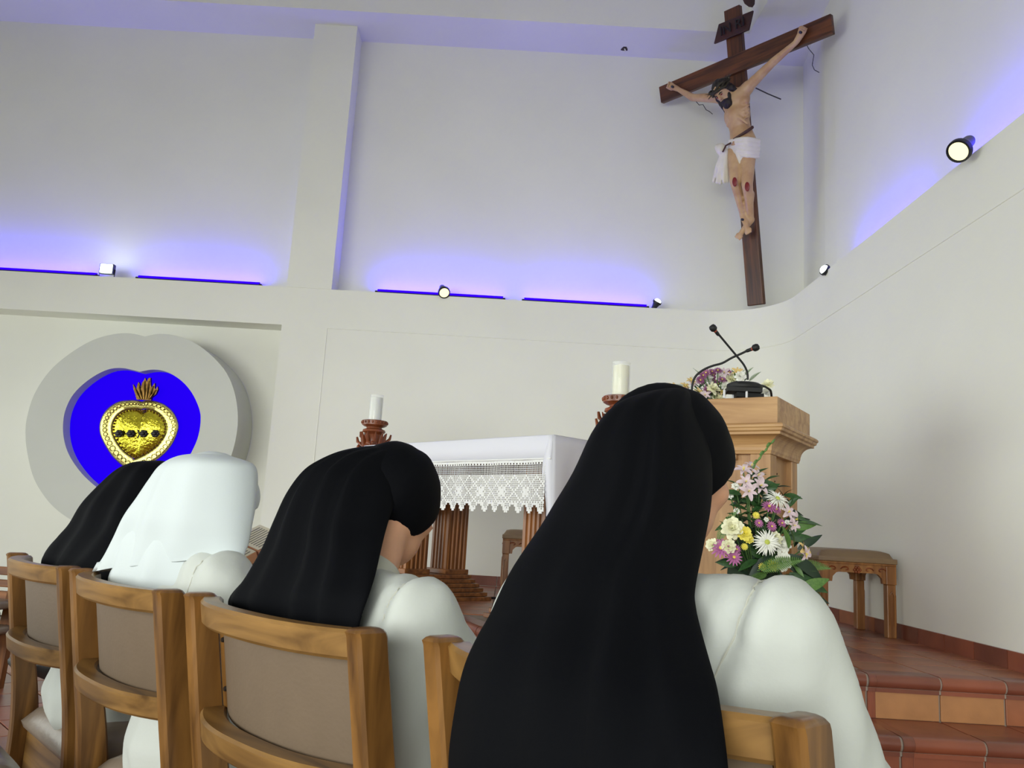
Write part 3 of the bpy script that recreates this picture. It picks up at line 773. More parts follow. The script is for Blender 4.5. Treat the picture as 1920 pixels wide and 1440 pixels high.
for i in range(nc):
    x0 = -hw+.02+i*cs_; x1 = x0+cs_; ya, yb = yl_+wv(x0), yl_+wv(x1); D = depth(i+.5)
    if x1 > hw-.015: break
    for j in range(rows):
        if j > D: break
        z0 = -dF-.006-j*cs_*.95; z1 = z0-cs_*.95
        edge = j+1 > D or j > min(depth(i-1), depth(i+1))-1
        if edge or filled(i, j): g.add([(x0, ya, z0), (x1, yb, z0), (x1, yb, z1), (x0, ya, z1)], [(0, 1, 2, 3)])
        else:
            fine = j > 6
            t2 = th*(1.25 if fine else 1)
            g.add([(x0, ya, z0), (x1, yb, z0), (x1, yb, z0-t2), (x0, ya, z0-t2)], [(0, 1, 2, 3)])
            xa = x0+t2; g.add([(x0, ya, z0-t2), (xa, ya, z0-t2), (xa, ya, z1), (x0, ya, z1)], [(0, 1, 2, 3)])
            if fine: xm = x0+cs_*.5; g.add([(xm, ya, z0-t2), (xm+t2*.7, ya, z0-t2), (xm+t2*.7, ya, z1), (xm, ya, z1)], [(0, 1, 2, 3)])
o = g.out('lace', 'lace_thread', cl); o['kind'] = 'stuff'; o['label'] = 'crocheted lace with diamonds and pointed edge'
sd_ = o.modifiers.new('th', 'SOLIDIFY'); sd_.thickness = .0016

# ------------------------------------------------------------------ candle stands
mat('wax_cream', (236, 232, 206), .5, sss=.2); mat('wax_white', (226, 226, 220), .5, sss=.2)
def glass(name):
    m = bpy.data.materials.new(name); nt, b = nodes(m); MATS[name] = m
    b.inputs['Base Color'].default_value = (.95, .98, .94, 1); b.inputs['Roughness'].default_value = .04; b.inputs['IOR'].default_value = 1.45
    b.inputs['Alpha'].default_value = .22
    return m
glass('candle_glass')
def rose_shape(g, c, s, d):
    q = Vector(d).to_track_quat('Z', 'Y').to_matrix()
    for ring, (n, r, h, w_) in enumerate(((6, .75, 0, .42), (5, .45, .18, .34), (3, .18, .3, .22))):
        for k in range(n):
            a = 2*math.pi*k/n+ring*.5; g.ell(Vector(c)+q @ Vector((s*r*math.cos(a), s*r*math.sin(a), s*h)), (s*w_, s*w_, s*.28), q, 8, 6)
def candlestand(loc, rz, plate, label, wax, label_c, gl):
    o = thing('candle_stand', label, 'candle stand', (loc[0], loc[1], DAIS), rz, 'carved candle stands')
    h = plate-DAIS
    G().lathe([(.05, 0), (.05, h-.32), (.06, h-.3)], 16).out('shaft', 'carved_wood', o, 40)
    for k in range(3):
        a = k*2.094+.5
        G().tube([(.04*math.cos(a), .04*math.sin(a), .16), (.10*math.cos(a), .10*math.sin(a), .10), (.14*math.cos(a), .14*math.sin(a), .022)], [.03, .026, .022], 8).out('foot', 'carved_wood', o, 60)
    G().lathe([(.055, h-.32), (.085, h-.30), (.095, h-.28), (.075, h-.265), (.078, h-.24), (.07, h-.19), (.062, h-.15), (.066, h-.11), (.058, h-.10), (.085, h-.085), (.082, h-.07), (.058, h-.06), (.056, h-.05), (.075, h-.045), (.092, h-.035), (.095, h-.004), (.088, h), (.02, h)], 32).out('capital', 'carved_wood', o, 45)
    g = G()
    for k in range(20):
        a = 2*math.pi*k/20; g.ell((.0945*math.cos(a), .0945*math.sin(a), h-.017), (.007, .007, .010), None, 6, 5)
    b_ = g.out('bead_rim', 'carved_wood', o, 60); b_['kind'] = 'stuff'
    for k in range(10):                          # ring of carved acanthus leaves
        a = 2*math.pi*k/10; g = G(); ca, sa = math.cos(a), math.sin(a)
        g.tube([(.06*ca, .06*sa, h-.22), (.078*ca, .078*sa, h-.15), (.095*ca, .095*sa, h-.09)], [.012, .017, .005], 6, .5); g.out('acanthus_leaf', 'carved_wood', o, 60)
    for a, dz, s in ((2.75, -.20, .05), (.35, -.20, .05), (2.9, -.245, .036), (-1.6, -.2, .05)):
        g = G(); ca, sa = math.cos(a), math.sin(a); rose_shape(g, (.105*ca, .105*sa, h+dz), s*.8, (ca, sa, .2)); g.out('carved_rose', 'carved_wood', o, 60)
    for a, dz in ((2.6, -.115), (.3, -.13), (3.2, -.26), (.2, -.25), (2.95, -.16)):
        g = G(); ca, sa = math.cos(a), math.sin(a); g.tube([(.08*ca, .08*sa, h+dz-.03), (.12*ca, .12*sa, h+dz), (.128*ca, .128*sa, h+dz+.035)], [.01, .014, .008], 6, .7); g.out('leaf_scroll', 'carved_wood', o, 60)
    g = G()
    for k in range(9): g.ell((.085*math.cos(2.55+.05*(k % 3)), .085*math.sin(2.55+.05*(k % 3)), h-.115-.012*(k//3)), .009, None, 6, 5)
    b_ = g.out('carved_grapes', 'carved_wood', o, 60); b_['kind'] = 'stuff'
    for a in (2.94, .3, -1.5):
        g = G(); ca, sa = math.cos(a), math.sin(a)
        g.tube([(.085*ca, .085*sa, h-.27), (.12*ca, .12*sa, h-.29), (.125*ca, .125*sa, h-.33), (.15*ca, .15*sa, h-.36), (.18*ca, .18*sa, h-.355)], [.02, .022, .018, .016, .015], 8); g.out('scroll_foot', 'carved_wood', o, 60)
    c = thing('candle', label_c, 'candle', (loc[0], loc[1], plate), 0, 'candles in glass cylinders')
    G().lathe([(.001, 0), (.044, 0), (.044, .172), (.03, .168), (.008, .166), (.001, .166)], 28).out('wax', wax, c, 40)
    G().tube([(0, 0, .16), (.002, 0, .18)], .002, 5).out('wick', 'ink_black', c)
    G().lathe([(.048, 0), (.05, 0.0), (.05, .188), (.0515, .19), (.049, .192), (.048, .188), (.048, 0)], 32, cap=False).out('glass_cylinder', 'candle_glass', c, 40)
pl = at(703, 789, 6.1); pr2 = at(1163, 744, 4.48)
candlestand(pl, .0, pl.z, 'carved wooden candle stand at the far left end of the altar', 'wax_white', 'white candle in glass at the far left end of the altar', 0)
candlestand(pr2, .0, pr2.z, 'carved wooden candle stand at the right end of the altar', 'wax_cream', 'cream candle in glass rising behind the tallest black veil', 0)
# dark turned handbell-like stand behind the altar
db = at(814, 1084, 7.1); 
o = thing('bell_stand', 'thin dark turned stand on the floor behind the altar', 'stand', (db.x, db.y, DAIS))
G().lathe([(.001, 0), (.07, 0), (.07, .03), (.05, .06), (.025, .10), (.016, .16)], 16).out('foot', 'metal_black', o, 50)
G().lathe([(.014, .15), (.022, .2), (.03, .26), (.022, .34), (.026, .36), (.012, .385), (.001, .39)], 12).out('spindle', 'metal_black', o, 50)
b0 = Vector((.03, 6.06, DAIS+.008))
o = G().tube([b0+Vector(p) for p in ((-.12, -.02, 0), (.0, -.02, .0), (.05, .02, .0), (.07, .06, .05), (.06, .12, .12), (.1, .2, .14), (.2, .3, .02), (.5, .4, .0))], .008, 6).out('cable', 'rubber_black', loc=b0)
tag(o, 'black cable lying on the dais beside the altar base', 'cable')

# ------------------------------------------------------------------ stools with carved aprons
def stool(loc, rz, label):
    o = thing('stool', label, 'stool', (loc[0], loc[1], DAIS), rz, 'carved stools on the dais')
    W, D, H = .455, .49, .42
    for sx in (-1, 1):
        for sy in (-1, 1):
            x, y = sx*(W/2-.03), sy*(D/2-.03)
            g = G().box((x-.026, y-.026, 0), (x+.026, y+.026, H-.118), .004); g.box((x-.0295, y-.0295, H-.118), (x+.0295, y+.0295, H-.012), .003); lg = g.out('leg', 'stool_wood', o)
            for (dx, dy) in ((0, sy), (sx, 0)):
                q = G(); cx, cy = x+dx*.0285, y+dy*.0285
                ux, uy = (1, 0) if dy else (0, 1)
                q.tube([(cx-ux*.014, cy-uy*.014, .07), (cx-ux*.014, cy-uy*.014, .24), (cx, cy, .262), (cx+ux*.014, cy+uy*.014, .24), (cx+ux*.014, cy+uy*.014, .07)], .003, 5); q.out('leg_moulding', 'stool_wood', lg, 60)
    G().box((-W/2, -D/2, H-.012), (W/2, D/2, H), .003).out('seat_frame', 'stool_wood', o)
    def apron(L, M):
        h = L/2; z1 = -.012; z0 = -.115
        poly = [(-h, z0), (-h, z1), (h, z1), (h, z0), (h-.02, z0), (h-.024, z0+.03), (h-.045, z0+.052), (h-.06, z0+.056), (-h+.06, z0+.056), (-h+.045, z0+.052), (-h+.024, z0+.03), (-h+.02, z0)]
        a = G().prism(poly, -.012, .012, M).out('apron', 'stool_wood', o)
        g = G()
        for s in (-1, 1):
            for k in range(2):
                cx = s*(.065+.075*k); pts = [M @ Vector((cx+s*(.032-.0042*j)*math.cos(j*.62), -.043+(.02-.0025*j)*math.sin(j*.62), .012)) for j in range(9)]
                g.tube(pts, [.0045]*8+[.006], 5)
        for k in range(6): g.ell(M @ Vector((.017*math.cos(k*1.047), -.043+.014*math.sin(k*1.047), .012)), .009, None, 8, 6)
        g.ell(M @ Vector((0, -.043, .016)), .008, None, 8, 6)
        g.out('carved_scrolls', 'carved_wood', a, 60)
    X90 = Matrix.Rotation(math.pi/2, 4, 'X')
    for sy in (-1, 1): apron(W-.119, Matrix.Translation((0, sy*(D/2-.02), H)) @ (Matrix.Rotation(math.pi, 4, 'Z') if sy > 0 else Matrix()) @ X90)
    for sx in (-1, 1): apron(D-.119, Matrix.Translation((sx*(W/2-.02), 0, H)) @ Matrix.Rotation(sx*math.pi/2, 4, 'Z') @ X90)
    vs = []; fs = []; nn_ = 14
    for i in range(nn_+1):
        for j in range(nn_+1):
            u, v = 2*i/nn_-1, 2*j/nn_-1
            r_ = (1-abs(u)**6)**.35*(1-abs(v)**6)**.35
            vs.append((u*(W/2+.006), v*(D/2+.006), H+.028+.048*r_-.012*(1-r_)))
    k0 = len(vs)
    for i in range(nn_):
        for j in range(nn_): fs.append((i*(nn_+1)+j, i*(nn_+1)+j+1, (i+1)*(nn_+1)+j+1, (i+1)*(nn_+1)+j))
    g = G().add(vs, fs); g.box((-W/2-.005, -D/2-.005, H), (W/2+.005, D/2+.005, H+.03), .004)
    g.out('cushion', 'leather_stool', o, 50)
    return o
st1 = stool((2.075, 5.19), 0, 'carved wooden stool with brown cushion against the right wall')
stool((.21, 6.88), 0, 'carved wooden stool seen between the altar legs')
# ------------------------------------------------------------------ lectern
LT = EYE+.70
lc = Vector((1.271, 3.924)); lrz = math.radians(-34); lx = Vector((math.cos(lrz), math.sin(lrz))); ly = Vector((-lx.y, lx.x))
LW, LD = .62, .60
lo_ = lc-lx*LW/2+ly*LD/2
lec = thing('lectern', 'light wooden lectern with moulded cornice and panelled post', 'lectern', (lo_.x, lo_.y, DAIS), lrz)
hL = LT-DAIS
def rect_sweep(prof, m, name, parent):
    """moulding that runs round a rectangle: prof = (outset, z)"""
    rings = []
    for e, z in prof:
        a, b = LW/2+e, LD/2+e; rings.append([(-a, -b, z), (a, -b, z), (a, b, z), (-a, b, z)])
    g = G(); k = 0
    for r in rings: g.v += [Vector(p) for p in r]
    for i in range(len(rings)-1):
        for j in range(4): g.f.append((i*4+j, i*4+(j+1) % 4, (i+1)*4+(j+1) % 4, (i+1)*4+j))
    g.f += [(3, 2, 1, 0), tuple(range(4*(len(rings)-1), 4*len(rings)))]
    return g.out(name, m, parent)
rect_sweep([(0, hL-.128), (0, hL-.002), (-.002, hL)], 'lectern_wood_flat', 'desk_box', lec)
co = [(-.10, hL-.272), (-.045, hL-.272), (-.043, hL-.262), (-.04, hL-.255)]+[(-.04+.055*(1-math.cos(t)), hL-.255+.07*math.sin(t)) for t in [math.pi/2*k/8 for k in range(1, 9)]]
co += [(.018, hL-.183), (.018, hL-.172), (.028, hL-.166), (.03, hL-.155), (.036, hL-.150), (.036, hL-.140), (.028, hL-.132), (.01, hL-.128)]
rect_sweep(co, 'lectern_wood_flat', 'cornice', lec)
pw, pd = .21, .19
for sx in (-1, 1):
    for sy in (-1, 1): G().box((sx*pw-.05, sy*pd-.05, .06), (sx*pw+.05, sy*pd+.05, hL-.27), .004).out('corner_post', 'lectern_wood', lec)
for sy in (-1, 1): G().box((-pw+.05, sy*(pd+.01)-.01, .06), (pw-.05, sy*(pd+.01)+.01, hL-.27)).out('panel', 'lectern_wood', lec)
for sx in (-1, 1): G().box((sx*(pw+.01)-.01, -pd+.05, .06), (sx*(pw+.01)+.01, pd-.05, hL-.27)).out('panel', 'lectern_wood', lec)
G().box((-.09, -pd-.05, hL-.30), (.09, -pd-.01, hL-.272), .004).out('corbel', 'lectern_wood_flat', lec)
G().box((-.075, -pd-.045, hL-.315), (.075, -pd-.01, hL-.30), .004).out('corbel', 'lectern_wood_flat', lec)
G().box((-pw-.09, -pd-.09, 0), (pw+.09, pd+.09, .06), .008).out('foot_board', 'lectern_wood_flat', lec)
mat('nail_dark', (60, 36, 18), .6)
for x, z in ((.055, .36), (.02, .40), (-.02, .42)):
    G().lathe([(.005, 0), (.004, .003)], 8, Matrix.Translation((pw+.05, -pd+x, hL-z)) @ Matrix.Rotation(math.pi/2, 4, 'Y')).out('nail_head', 'nail_dark', lec)
# ---- microphone unit and goosenecks
mc = at(1396, 726, 4.12)
ml = Vector((mc.x, mc.y, LT))
o = thing('microphone_unit', 'black round desk microphone with upright gooseneck on the lectern', 'microphone', ml)
tz = at(1396, 730, 4.12).z-LT
G().lathe([(.001, tz), (.085, tz), (.09, tz+.006), (.088, tz+.022), (.07, tz+.032), (.001, tz+.034)], 28, Matrix.Diagonal((1, .8, 1, 1))).out('base', 'rubber_black', o, 50)
G().prism([(-.10, -.06), (.07, -.07), (.08, .04), (-.09, .05)], tz-.022, tz-.001).out('tray', 'rubber_black', o)
G().prism([(-.05, -.04), (.09, -.03), (.085, .05), (-.04, .05)], tz-.045, tz-.022).out('lower_tray', 'rubber_black', o)
for px_, py_ in ((1358, 739), (1400, 736), (1375, 738), (1410, 737)):
    p = at(px_, py_, 4.06 if px_ in (1358, 1400) else 4.18)
    mat('post_white', (214, 214, 218), .5) if 'post_white' not in MATS else None
    G().lathe([(.006, 0), (.006, max(tz-.02, .02))], 10, Matrix.Translation((p.x-ml.x, p.y-ml.y, 0))).out('stand_post', 'post_white', o)
Pg = spline([tuple(at(x, y, d)) for x, y, d in ((1402, 712, 4.12), (1401, 698, 4.12), (1394, 683, 4.11), (1380, 666, 4.10), (1360, 642, 4.08), (1345, 624, 4.06))], 24)
G().tube([Vector(p) for p in Pg], .0055, 8).out('gooseneck', 'rubber_black', o, 60, True)
mat('ring_red', (150, 60, 40), .5)
def capsule_head(a, b, parent):
    a, b = Vector(a), Vector(b); d = (b-a); q = d.to_track_quat('Z', 'Y').to_matrix().to_4x4(); L_ = d.length
    M = Matrix.Translation(a-origin(parent)) @ q
    G().lathe([(.006, 0), (.009, L_*.12), (.009, L_*.4)], 12, M).out('neck_collar', 'rubber_black', parent, 50)
    G().lathe([(.0095, L_*.4), (.0095, L_*.48)], 12, M).out('red_ring', 'ring_red', parent, 50)
    G().lathe([(.001, L_*.46), (.012, L_*.5), (.018, L_*.6), (.0185, L_*.8), (.014, L_*.95), (.001, L_)], 16, M).out('foam_windscreen', 'rubber_black', parent, 60)
capsule_head(at(1348, 629, 4.065), at(1333, 610, 4.045), o)
m0 = at(1297, 742, 4.18)
o2 = thing('gooseneck_microphone', 'second black gooseneck microphone bending to the right over the flowers', 'microphone', Vector((m0.x, m0.y, LT)))
Pg = spline([tuple(at(x, y, d)) for x, y, d in ((1297, 742, 4.18), (1298, 722, 4.18), (1304, 706, 4.17), (1318, 694, 4.16), (1336, 686, 4.15), (1354, 681, 4.14), (1372, 671, 4.12), (1390, 663, 4.10), (1402, 657, 4.09))], 30)
G().tube([Vector(p) for p in Pg], .0058, 8).out('gooseneck', 'rubber_black', o2, 60, True)
capsule_head(at(1398, 659, 4.095), at(1424, 649, 4.07), o2)
G().lathe([(.012, 0), (.012, .04), (.008, .05)], 12).out('plug', 'rubber_black', o2, 50)
cb = at(1420, 724, 4.12)
Pg = spline([tuple(p) for p in (Vector((ml.x+.05, ml.y, LT+tz)), at(1425, 723, 4.14), at(1438, 727, 4.2), at(1446, 737, 4.25), Vector((at(1448, 748, 4.3).x, 4.36, LT+.006)), Vector((at(1448, 748, 4.3).x-.1, 4.46, LT+.006)))], 24)
G().tube([Vector(p) for p in Pg], .006, 6).out('cable', 'rubber_black', o, 60, True)

# ------------------------------------------------------------------ flowers
mat('petal_white', (240, 240, 230), .6); mat('petal_blush', (222, 204, 208), .6, rgb2=(206, 182, 190), vscale=30); mat('petal_cream', (240, 238, 204), .6)
mat('petal_yellow', (240, 226, 96), .6); mat('petal_pink', (196, 122, 172), .6, rgb2=(170, 96, 150), vscale=40); mat('petal_mauve', (150, 88, 130), .6)
mat('petal_orange', (226, 196, 130), .6)
mat('leaf_green', (52, 92, 42), .45, rgb2=(30, 62, 28), vscale=12); mat('leaf_light', (98, 134, 62), .5, rgb2=(70, 108, 48), vscale=14); mat('leaf_dark', (26, 50, 30), .5)
mat('eye_green', (186, 196, 84), .6); mat('stem_green', (70, 104, 50), .6); mat('basket_brown', (88, 58, 36), .8, bump=.4, bscale=40); mat('foam_green', (28, 46, 26), .9)
def petal(g, L, W_, az, el, curl, base=.0, n=4, cup=.3):
    """one bent petal from the centre outwards"""
    ca, sa = math.cos(az), math.sin(az); vs = []
    for i in range(n+1):
        t = i/n; e = el-curl*t; r = base+L*t*math.cos(e); z = L*t*math.sin(e); wd = W_*math.sin(math.pi*min(.97, .12+.8*t))**.8
        for s in (-1, 0, 1):
            vs.append((r*ca-s*wd*sa, r*sa+s*wd*ca, z+cup*wd*abs(s)))
    fs = []
    for i in range(n):
        for s in (0, 1): fs.append((i*3+s, i*3+s+1, i*3+s+4, i*3+s+3))
    g.add(vs, fs)
def fmesh(name, g, m):
    me = bpy.data.meshes.new(name); me.from_pydata([tuple(v) for v in g.v], [], g.f); me.update(); me.materials.append(MATS[m]); me.shade_smooth(); return me
rf = random.Random(21)
def f_spider(m):
    g = G()
    for ring, (n, L, el) in enumerate(((26, 1.0, .25), (20, .85, .6), (14, .6, .95))):
        for k in range(n): petal(g, L*rf.uniform(.85, 1.08), .055, 2*math.pi*(k+.5*ring)/n+rf.uniform(-.06, .06), el+rf.uniform(-.1, .15), .5, .08, 4, .5)
    return fmesh('spider_chrysanthemum', g, m)
def f_carnation(m):
    g = G()
    for ring, (n, L, el, w_) in enumerate(((9, 1.0, .1, .34), (9, .9, .55, .32), (8, .75, .95, .28), (6, .55, 1.25, .24))):
        for k in range(n): petal(g, L*rf.uniform(.9, 1.1), w_, 2*math.pi*(k+.5*ring)/n+rf.uniform(-.15, .15), el+rf.uniform(-.1, .1), rf.uniform(-.2, .5), .05, 4, rf.uniform(-.5, .6))
    return fmesh('carnation', g, m)
def f_lily(m):
    g = G()
    for k in range(6): petal(g, 1.1 if k % 2 else .95, .27 if k % 2 else .2, k*math.pi/3, .95, .75, .05, 6, .35)
    return fmesh('alstroemeria', g, m)
def f_mum(m):
    g = G()
    for ring, (n, L, el) in enumerate(((14, 1.0, .15), (12, .8, .55), (8, .5, 1.0))):
        for k in range(n): petal(g, L, .13, 2*math.pi*(k+.5*ring)/n, el, .2, .06, 3, .3)
    return fmesh('button_chrysanthemum', g, m)
FM = dict(spider=f_spider('petal_white'), carn_c=f_carnation('petal_cream'), carn_w=f_carnation('petal_white'), carn_y=f_carnation('petal_yellow'), lily=f_lily('petal_blush'), lily_o=f_lily('petal_orange'),
          mum=f_mum('petal_pink'), mum_m=f_mum('petal_mauve'), mum_y=f_mum('petal_yellow'))
eye = {}
for nm, m in (('spider', 'eye_green'), ('lily', 'petal_yellow'), ('mum', 'petal_yellow')):
    eye[nm] = fmesh('flower_centre', G().ell((0, 0, .12), (.2, .2, .14), None, 10, 6) if nm != 'lily' else G().tube([(0, 0, .1), (.05, .1, .6)], .03, 5).tube([(0, 0, .1), (-.1, .03, .55)], .03, 5).tube([(0, 0, .1), (.06, -.1, .58)], .03, 5), m)
def leafmesh(m, W_=.2, fold=.25, droop=.5):
    g = G(); n = 8; vs = []; fs = []
    for i in range(n+1):
        t = i/n; wd = W_*math.sin(math.pi*min(1, t*.93+.05))**.9*(1-.25*t); z = -droop*t*t*.5
        for s in (-1, 0, 1): vs.append((s*wd, t, z+fold*wd*abs(s)))
    for i in range(n):
        for s in (0, 1): fs.append((i*3+s, i*3+s+1, i*3+s+4, i*3+s+3))
    g.add(vs, fs); return fmesh('leaf', g, m)
LM = [leafmesh('leaf_green', .17, .3, .4), leafmesh('leaf_green', .2, .2, .7), leafmesh('leaf_light', .2, .3, .5), leafmesh('leaf_dark', .16, .3, .8)]
def fernmesh():
    g = G(); n = 26
    P = [Vector((0, t, -.35*t*t)) for t in [i/n for i in range(n+1)]]
    g.tube(P, [.012*(1-.8*i/n) for i in range(n+1)], 5)
    for i in range(2, n):
        L = .17*math.sin(math.pi*(i/n)**.7)+.02
        for s in (-1, 1):
            p = P[i]; a = Vector((s*L, .05, -.02)); wv_ = Vector((0, .02, 0))
            g.add([p-wv_*.6, p+wv_*.6, p+a*.6+wv_*.8, p+a, p+a*.6-wv_*.6], [(0, 1, 2, 3, 4)])
    return fmesh('fern_frond', g, 'leaf_light')
FERN = fernmesh()
def gladmesh():
    g = G(); P = [Vector((0, t, .12*math.sin(t*2.2))) for t in [i/12 for i in range(13)]]
    g.tube(P, .012, 5)
    for i in range(3, 13):
        s = -1 if i % 2 else 1; g.ell(P[i]+Vector((s*.014, .0, .015)), (.018, .05, .018), None, 6, 6)
    return fmesh('bud_spike', g, 'leaf_light')
SPIKE = gladmesh()
def aim(p, d, s, roll=0.): return Matrix.Translation(p) @ Vector(d).to_track_quat('Z', 'Y').to_matrix().to_4x4() @ Matrix.Rotation(roll, 4, 'Z') @ Matrix.Diagonal((s, s, s, 1))
def aimy(p, d, s, roll=0.):
    d = Vector(d).normalized(); return Matrix.Translation(p) @ d.to_track_quat('Y', 'Z').to_matrix().to_4x4() @ Matrix.Rotation(roll, 4, 'Y') @ Matrix.Diagonal((s, s, s, 1))
def flower(root, kind, p, d, s):
    o0 = origin(root); o = put(FM[kind].name.split('.')[0], FM[kind], root, aim(Vector(p)-o0, d, s, rf.random()*6))
    k = 'spider' if kind == 'spider' else 'lily' if kind.startswith('lily') else 'mum' if kind.startswith('mum') else None
    if k: put('flower_centre', eye[k], o, Matrix())
    return o
def arrangement(name, label, base, fl_list, leaf_list, fern_list, core, Y0):
    root = thing(name, label, 'flowers', base, 0)
    for kind, x, y, dy, s, d in fl_list:
        p = at(x, y, Y0+dy); flower(root, kind, p, d, s)
        c0 = Vector(core); g = G(); g.tube([p-origin(root), (p*.5+c0*.5)-origin(root)+Vector((0, 0, -.01)), c0-origin(root)], .003, 5); g.out('stem', 'stem_green', root)
    for x, y, x1, y1, dy, k, roll in leaf_list:
        a, b = at(x, y, Y0+dy), at(x1, y1, Y0+dy-.03); put('leaf', LM[k], root, aimy(a-origin(root), b-a, (b-a).length*1.1, roll+(1.0 if x1 > x else -1.0)))
    for x, y, x1, y1, dy, me in fern_list:
        a, b = at(x, y, Y0+dy), at(x1, y1, Y0+dy-.02); put(me.name.split('.')[0], me, root, aimy(a-origin(root), b-a, (b-a).length*1.06, (1.0 if x1 > x else -1.0)))
    return root
up_ = (-.15, -.75, .6)
YF = 3.74
fb = at(1432, 1000, YF); core = Vector((fb.x-.02, YF+.06, DAIS+.34))
L1 = [('lily', 1394, 884, -.02, .044, (-.1, -.6, .8)), ('lily', 1408, 876, .03, .036, (.2, -.5, .8)), ('lily', 1420, 893, -.02, .036, (.3, -.8, .5)), ('lily', 1398, 905, -.05, .038, (-.1, -.9, .4)), ('lily', 1424, 912, -.04, .04, (.2, -.9, .3)), ('lily', 1403, 922, -.06, .04, (0, -.95, .2)),
      ('spider', 1457, 936, -.06, .054, (.25, -.7, .75)), ('spider', 1438, 1017, -.12, .058, (-.05, -.97, .25)),
      ('mum', 1442, 950, -.08, .034, (.1, -.7, .7)), ('mum', 1455, 955, -.07, .026, (.3, -.7, .6)), ('mum', 1447, 987, -.08, .024, (.2, -.9, .2)), ('mum', 1466, 981, -.07, .022, (.3, -.8, .4)), ('mum', 1423, 981, -.08, .02, (0, -.9, .4)),
      ('lily', 1476, 962, -.06, .04, (.3, -.8, .4)), ('lily', 1488, 975, -.05, .04, (.5, -.7, .2)), ('lily', 1487, 985, -.07, .03, (.3, -.9, 0)), ('lily_o', 1505, 1030, -.07, .042, (.6, -.7, .3)), ('lily', 1508, 1038, -.08, .034, (.5, -.8, -.1)),
      ('mum_y', 1418, 966, -.07, .017, (0, -.9, .4)), ('carn_c', 1373, 990, -.10, .050, (-.2, -.9, .3)), ('carn_y', 1396, 1000, -.11, .034, (0, -.95, .2)), ('carn_y', 1404, 1010, -.10, .022, (.1, -.9, .1)),
      ('mum', 1352, 1028, -.10, .045, (-.3, -.8, .4)), ('mum', 1376, 1045, -.10, .036, (0, -.9, .3)), ('mum', 1381, 1030, -.09, .022, (.2, -.9, .2)), ('carn_c', 1366, 1025, -.11, .034, (-.1, -.9, .2)), ('carn_c', 1336, 1022, -.08, .03, (-.5, -.7, .3)),
      ('mum_y', 1396, 1025, -.10, .016, (0, -.9, .3)), ('carn_c', 1455, 1010, -.08, .032, (.2, -.8, .4)), ('carn_w', 1466, 1020, -.06, .042, (.2, -.9, .2)), ('carn_w', 1466, 1053, -.08, .044, (.2, -.95, 0)), ('mum_y', 1450, 1060, -.10, .026, (0, -.95, .1)), ('mum_y', 1430, 1063, -.09, .018, (-.1, -.9, .2)),
      ('carn_w', 1379, 912, -.02, .018, (-.2, -.8, .4)), ('carn_w', 1369, 928, -.02, .018, (-.3, -.8, .3)), ('carn_w', 1381, 958, -.05, .014, (-.2, -.9, .2)), ('carn_w', 1437, 974, -.06, .012, (0, -.9, .3)), ('carn_w', 1476, 979, -.07, .012, (.2, -.9, .3))]
V1 = [(1405, 905, 1455, 906, .0, 0, .3), (1400, 900, 1432, 874, .0, 0, -.4), (1390, 915, 1368, 897, .0, 0, .4), (1430, 948, 1452, 910, .0, 0, .2), (1470, 955, 1493, 934, -.04, 0, .5), (1480, 965, 1517, 972, -.04, 1, -.3), (1478, 978, 1536, 976, -.05, 0, -.5), (1480, 988, 1526, 984, -.05, 2, .5), (1478, 1028, 1475, 986, -.1, 2, .3), (1488, 1022, 1487, 985, -.09, 2, -.3), (1475, 1006, 1528, 1012, -.06, 0, .6), (1496, 1030, 1537, 1004, -.07, 3, .5), (1478, 1005, 1510, 988, -.05, 1, .4),
      (1480, 1040, 1548, 1083, -.08, 3, .3), (1470, 1040, 1512, 1062, -.07, 1, .4), (1490, 1060, 1505, 1078, -.06, 2, 0), (1480, 1075, 1548, 1108, -.05, 0, .5), (1495, 1108, 1550, 1086, -.07, 2, .4), (1490, 1095, 1540, 1106, -.06, 1, -.3), (1500, 1112, 1553, 1124, -.05, 3, .2), (1478, 1060, 1530, 1088, -.03, 3, .6),
      (1385, 950, 1374, 930, -.03, 0, .3), (1378, 958, 1392, 928, -.06, 0, -.4), (1410, 960, 1440, 935, -.02, 1, 0), (1400, 975, 1375, 955, .0, 1, .4), (1430, 1010, 1405, 985, -.02, 3, .5), (1420, 1050, 1390, 1060, -.05, 1, .3), (1445, 1040, 1405, 1075, -.05, 3, .2), (1460, 1070, 1465, 1110, -.05, 1, .6), (1430, 1000, 1460, 975, .0, 3, .1), (1410, 1020, 1420, 960, .02, 3, .3), (1380, 1010, 1365, 975, .03, 1, .2), (1450, 1090, 1480, 1120, -.03, 0, .3), (1400, 1080, 1380, 1110, -.03, 0, .3), (1420, 985, 1450, 1000, .0, 1, .3), (1440, 960, 1420, 930, .03, 3, .3), (1475, 1045, 1440, 1030, .0, 3, .3), (1400, 940, 1415, 905, .03, 3, .3), (1460, 1000, 1485, 960, .03, 3, .2)]
for k in range(150):
    a = rf.random()*6.28; r = rf.random()**.5
    x, y = 1430+62*r*math.cos(a), 1000+105*r*math.sin(a); b_ = rf.random()*6.28
    V1.append((x, y, x+32*math.cos(b_), y-26*abs(math.sin(b_))+6, -.04+.12*rf.random(), rf.choice((0, 1, 3, 3)), rf.uniform(-1, 1)))
W1 = [(1378, 1000, 1352, 985, -.05, FERN), (1345, 1020, 1366, 950, -.06, FERN), (1420, 1070, 1500, 1036, -.13, FERN), (1480, 1060, 1556, 1052, -.06, FERN), (1380, 930, 1448, 838, .02, SPIKE), (1440, 1075, 1400, 1085, -.08, FERN)]
fa = arrangement('flower_arrangement', 'tall arrangement of white, pink and yellow flowers in front of the lectern', (fb.x-.02, YF+.06, DAIS), L1, V1, W1, core, YF)
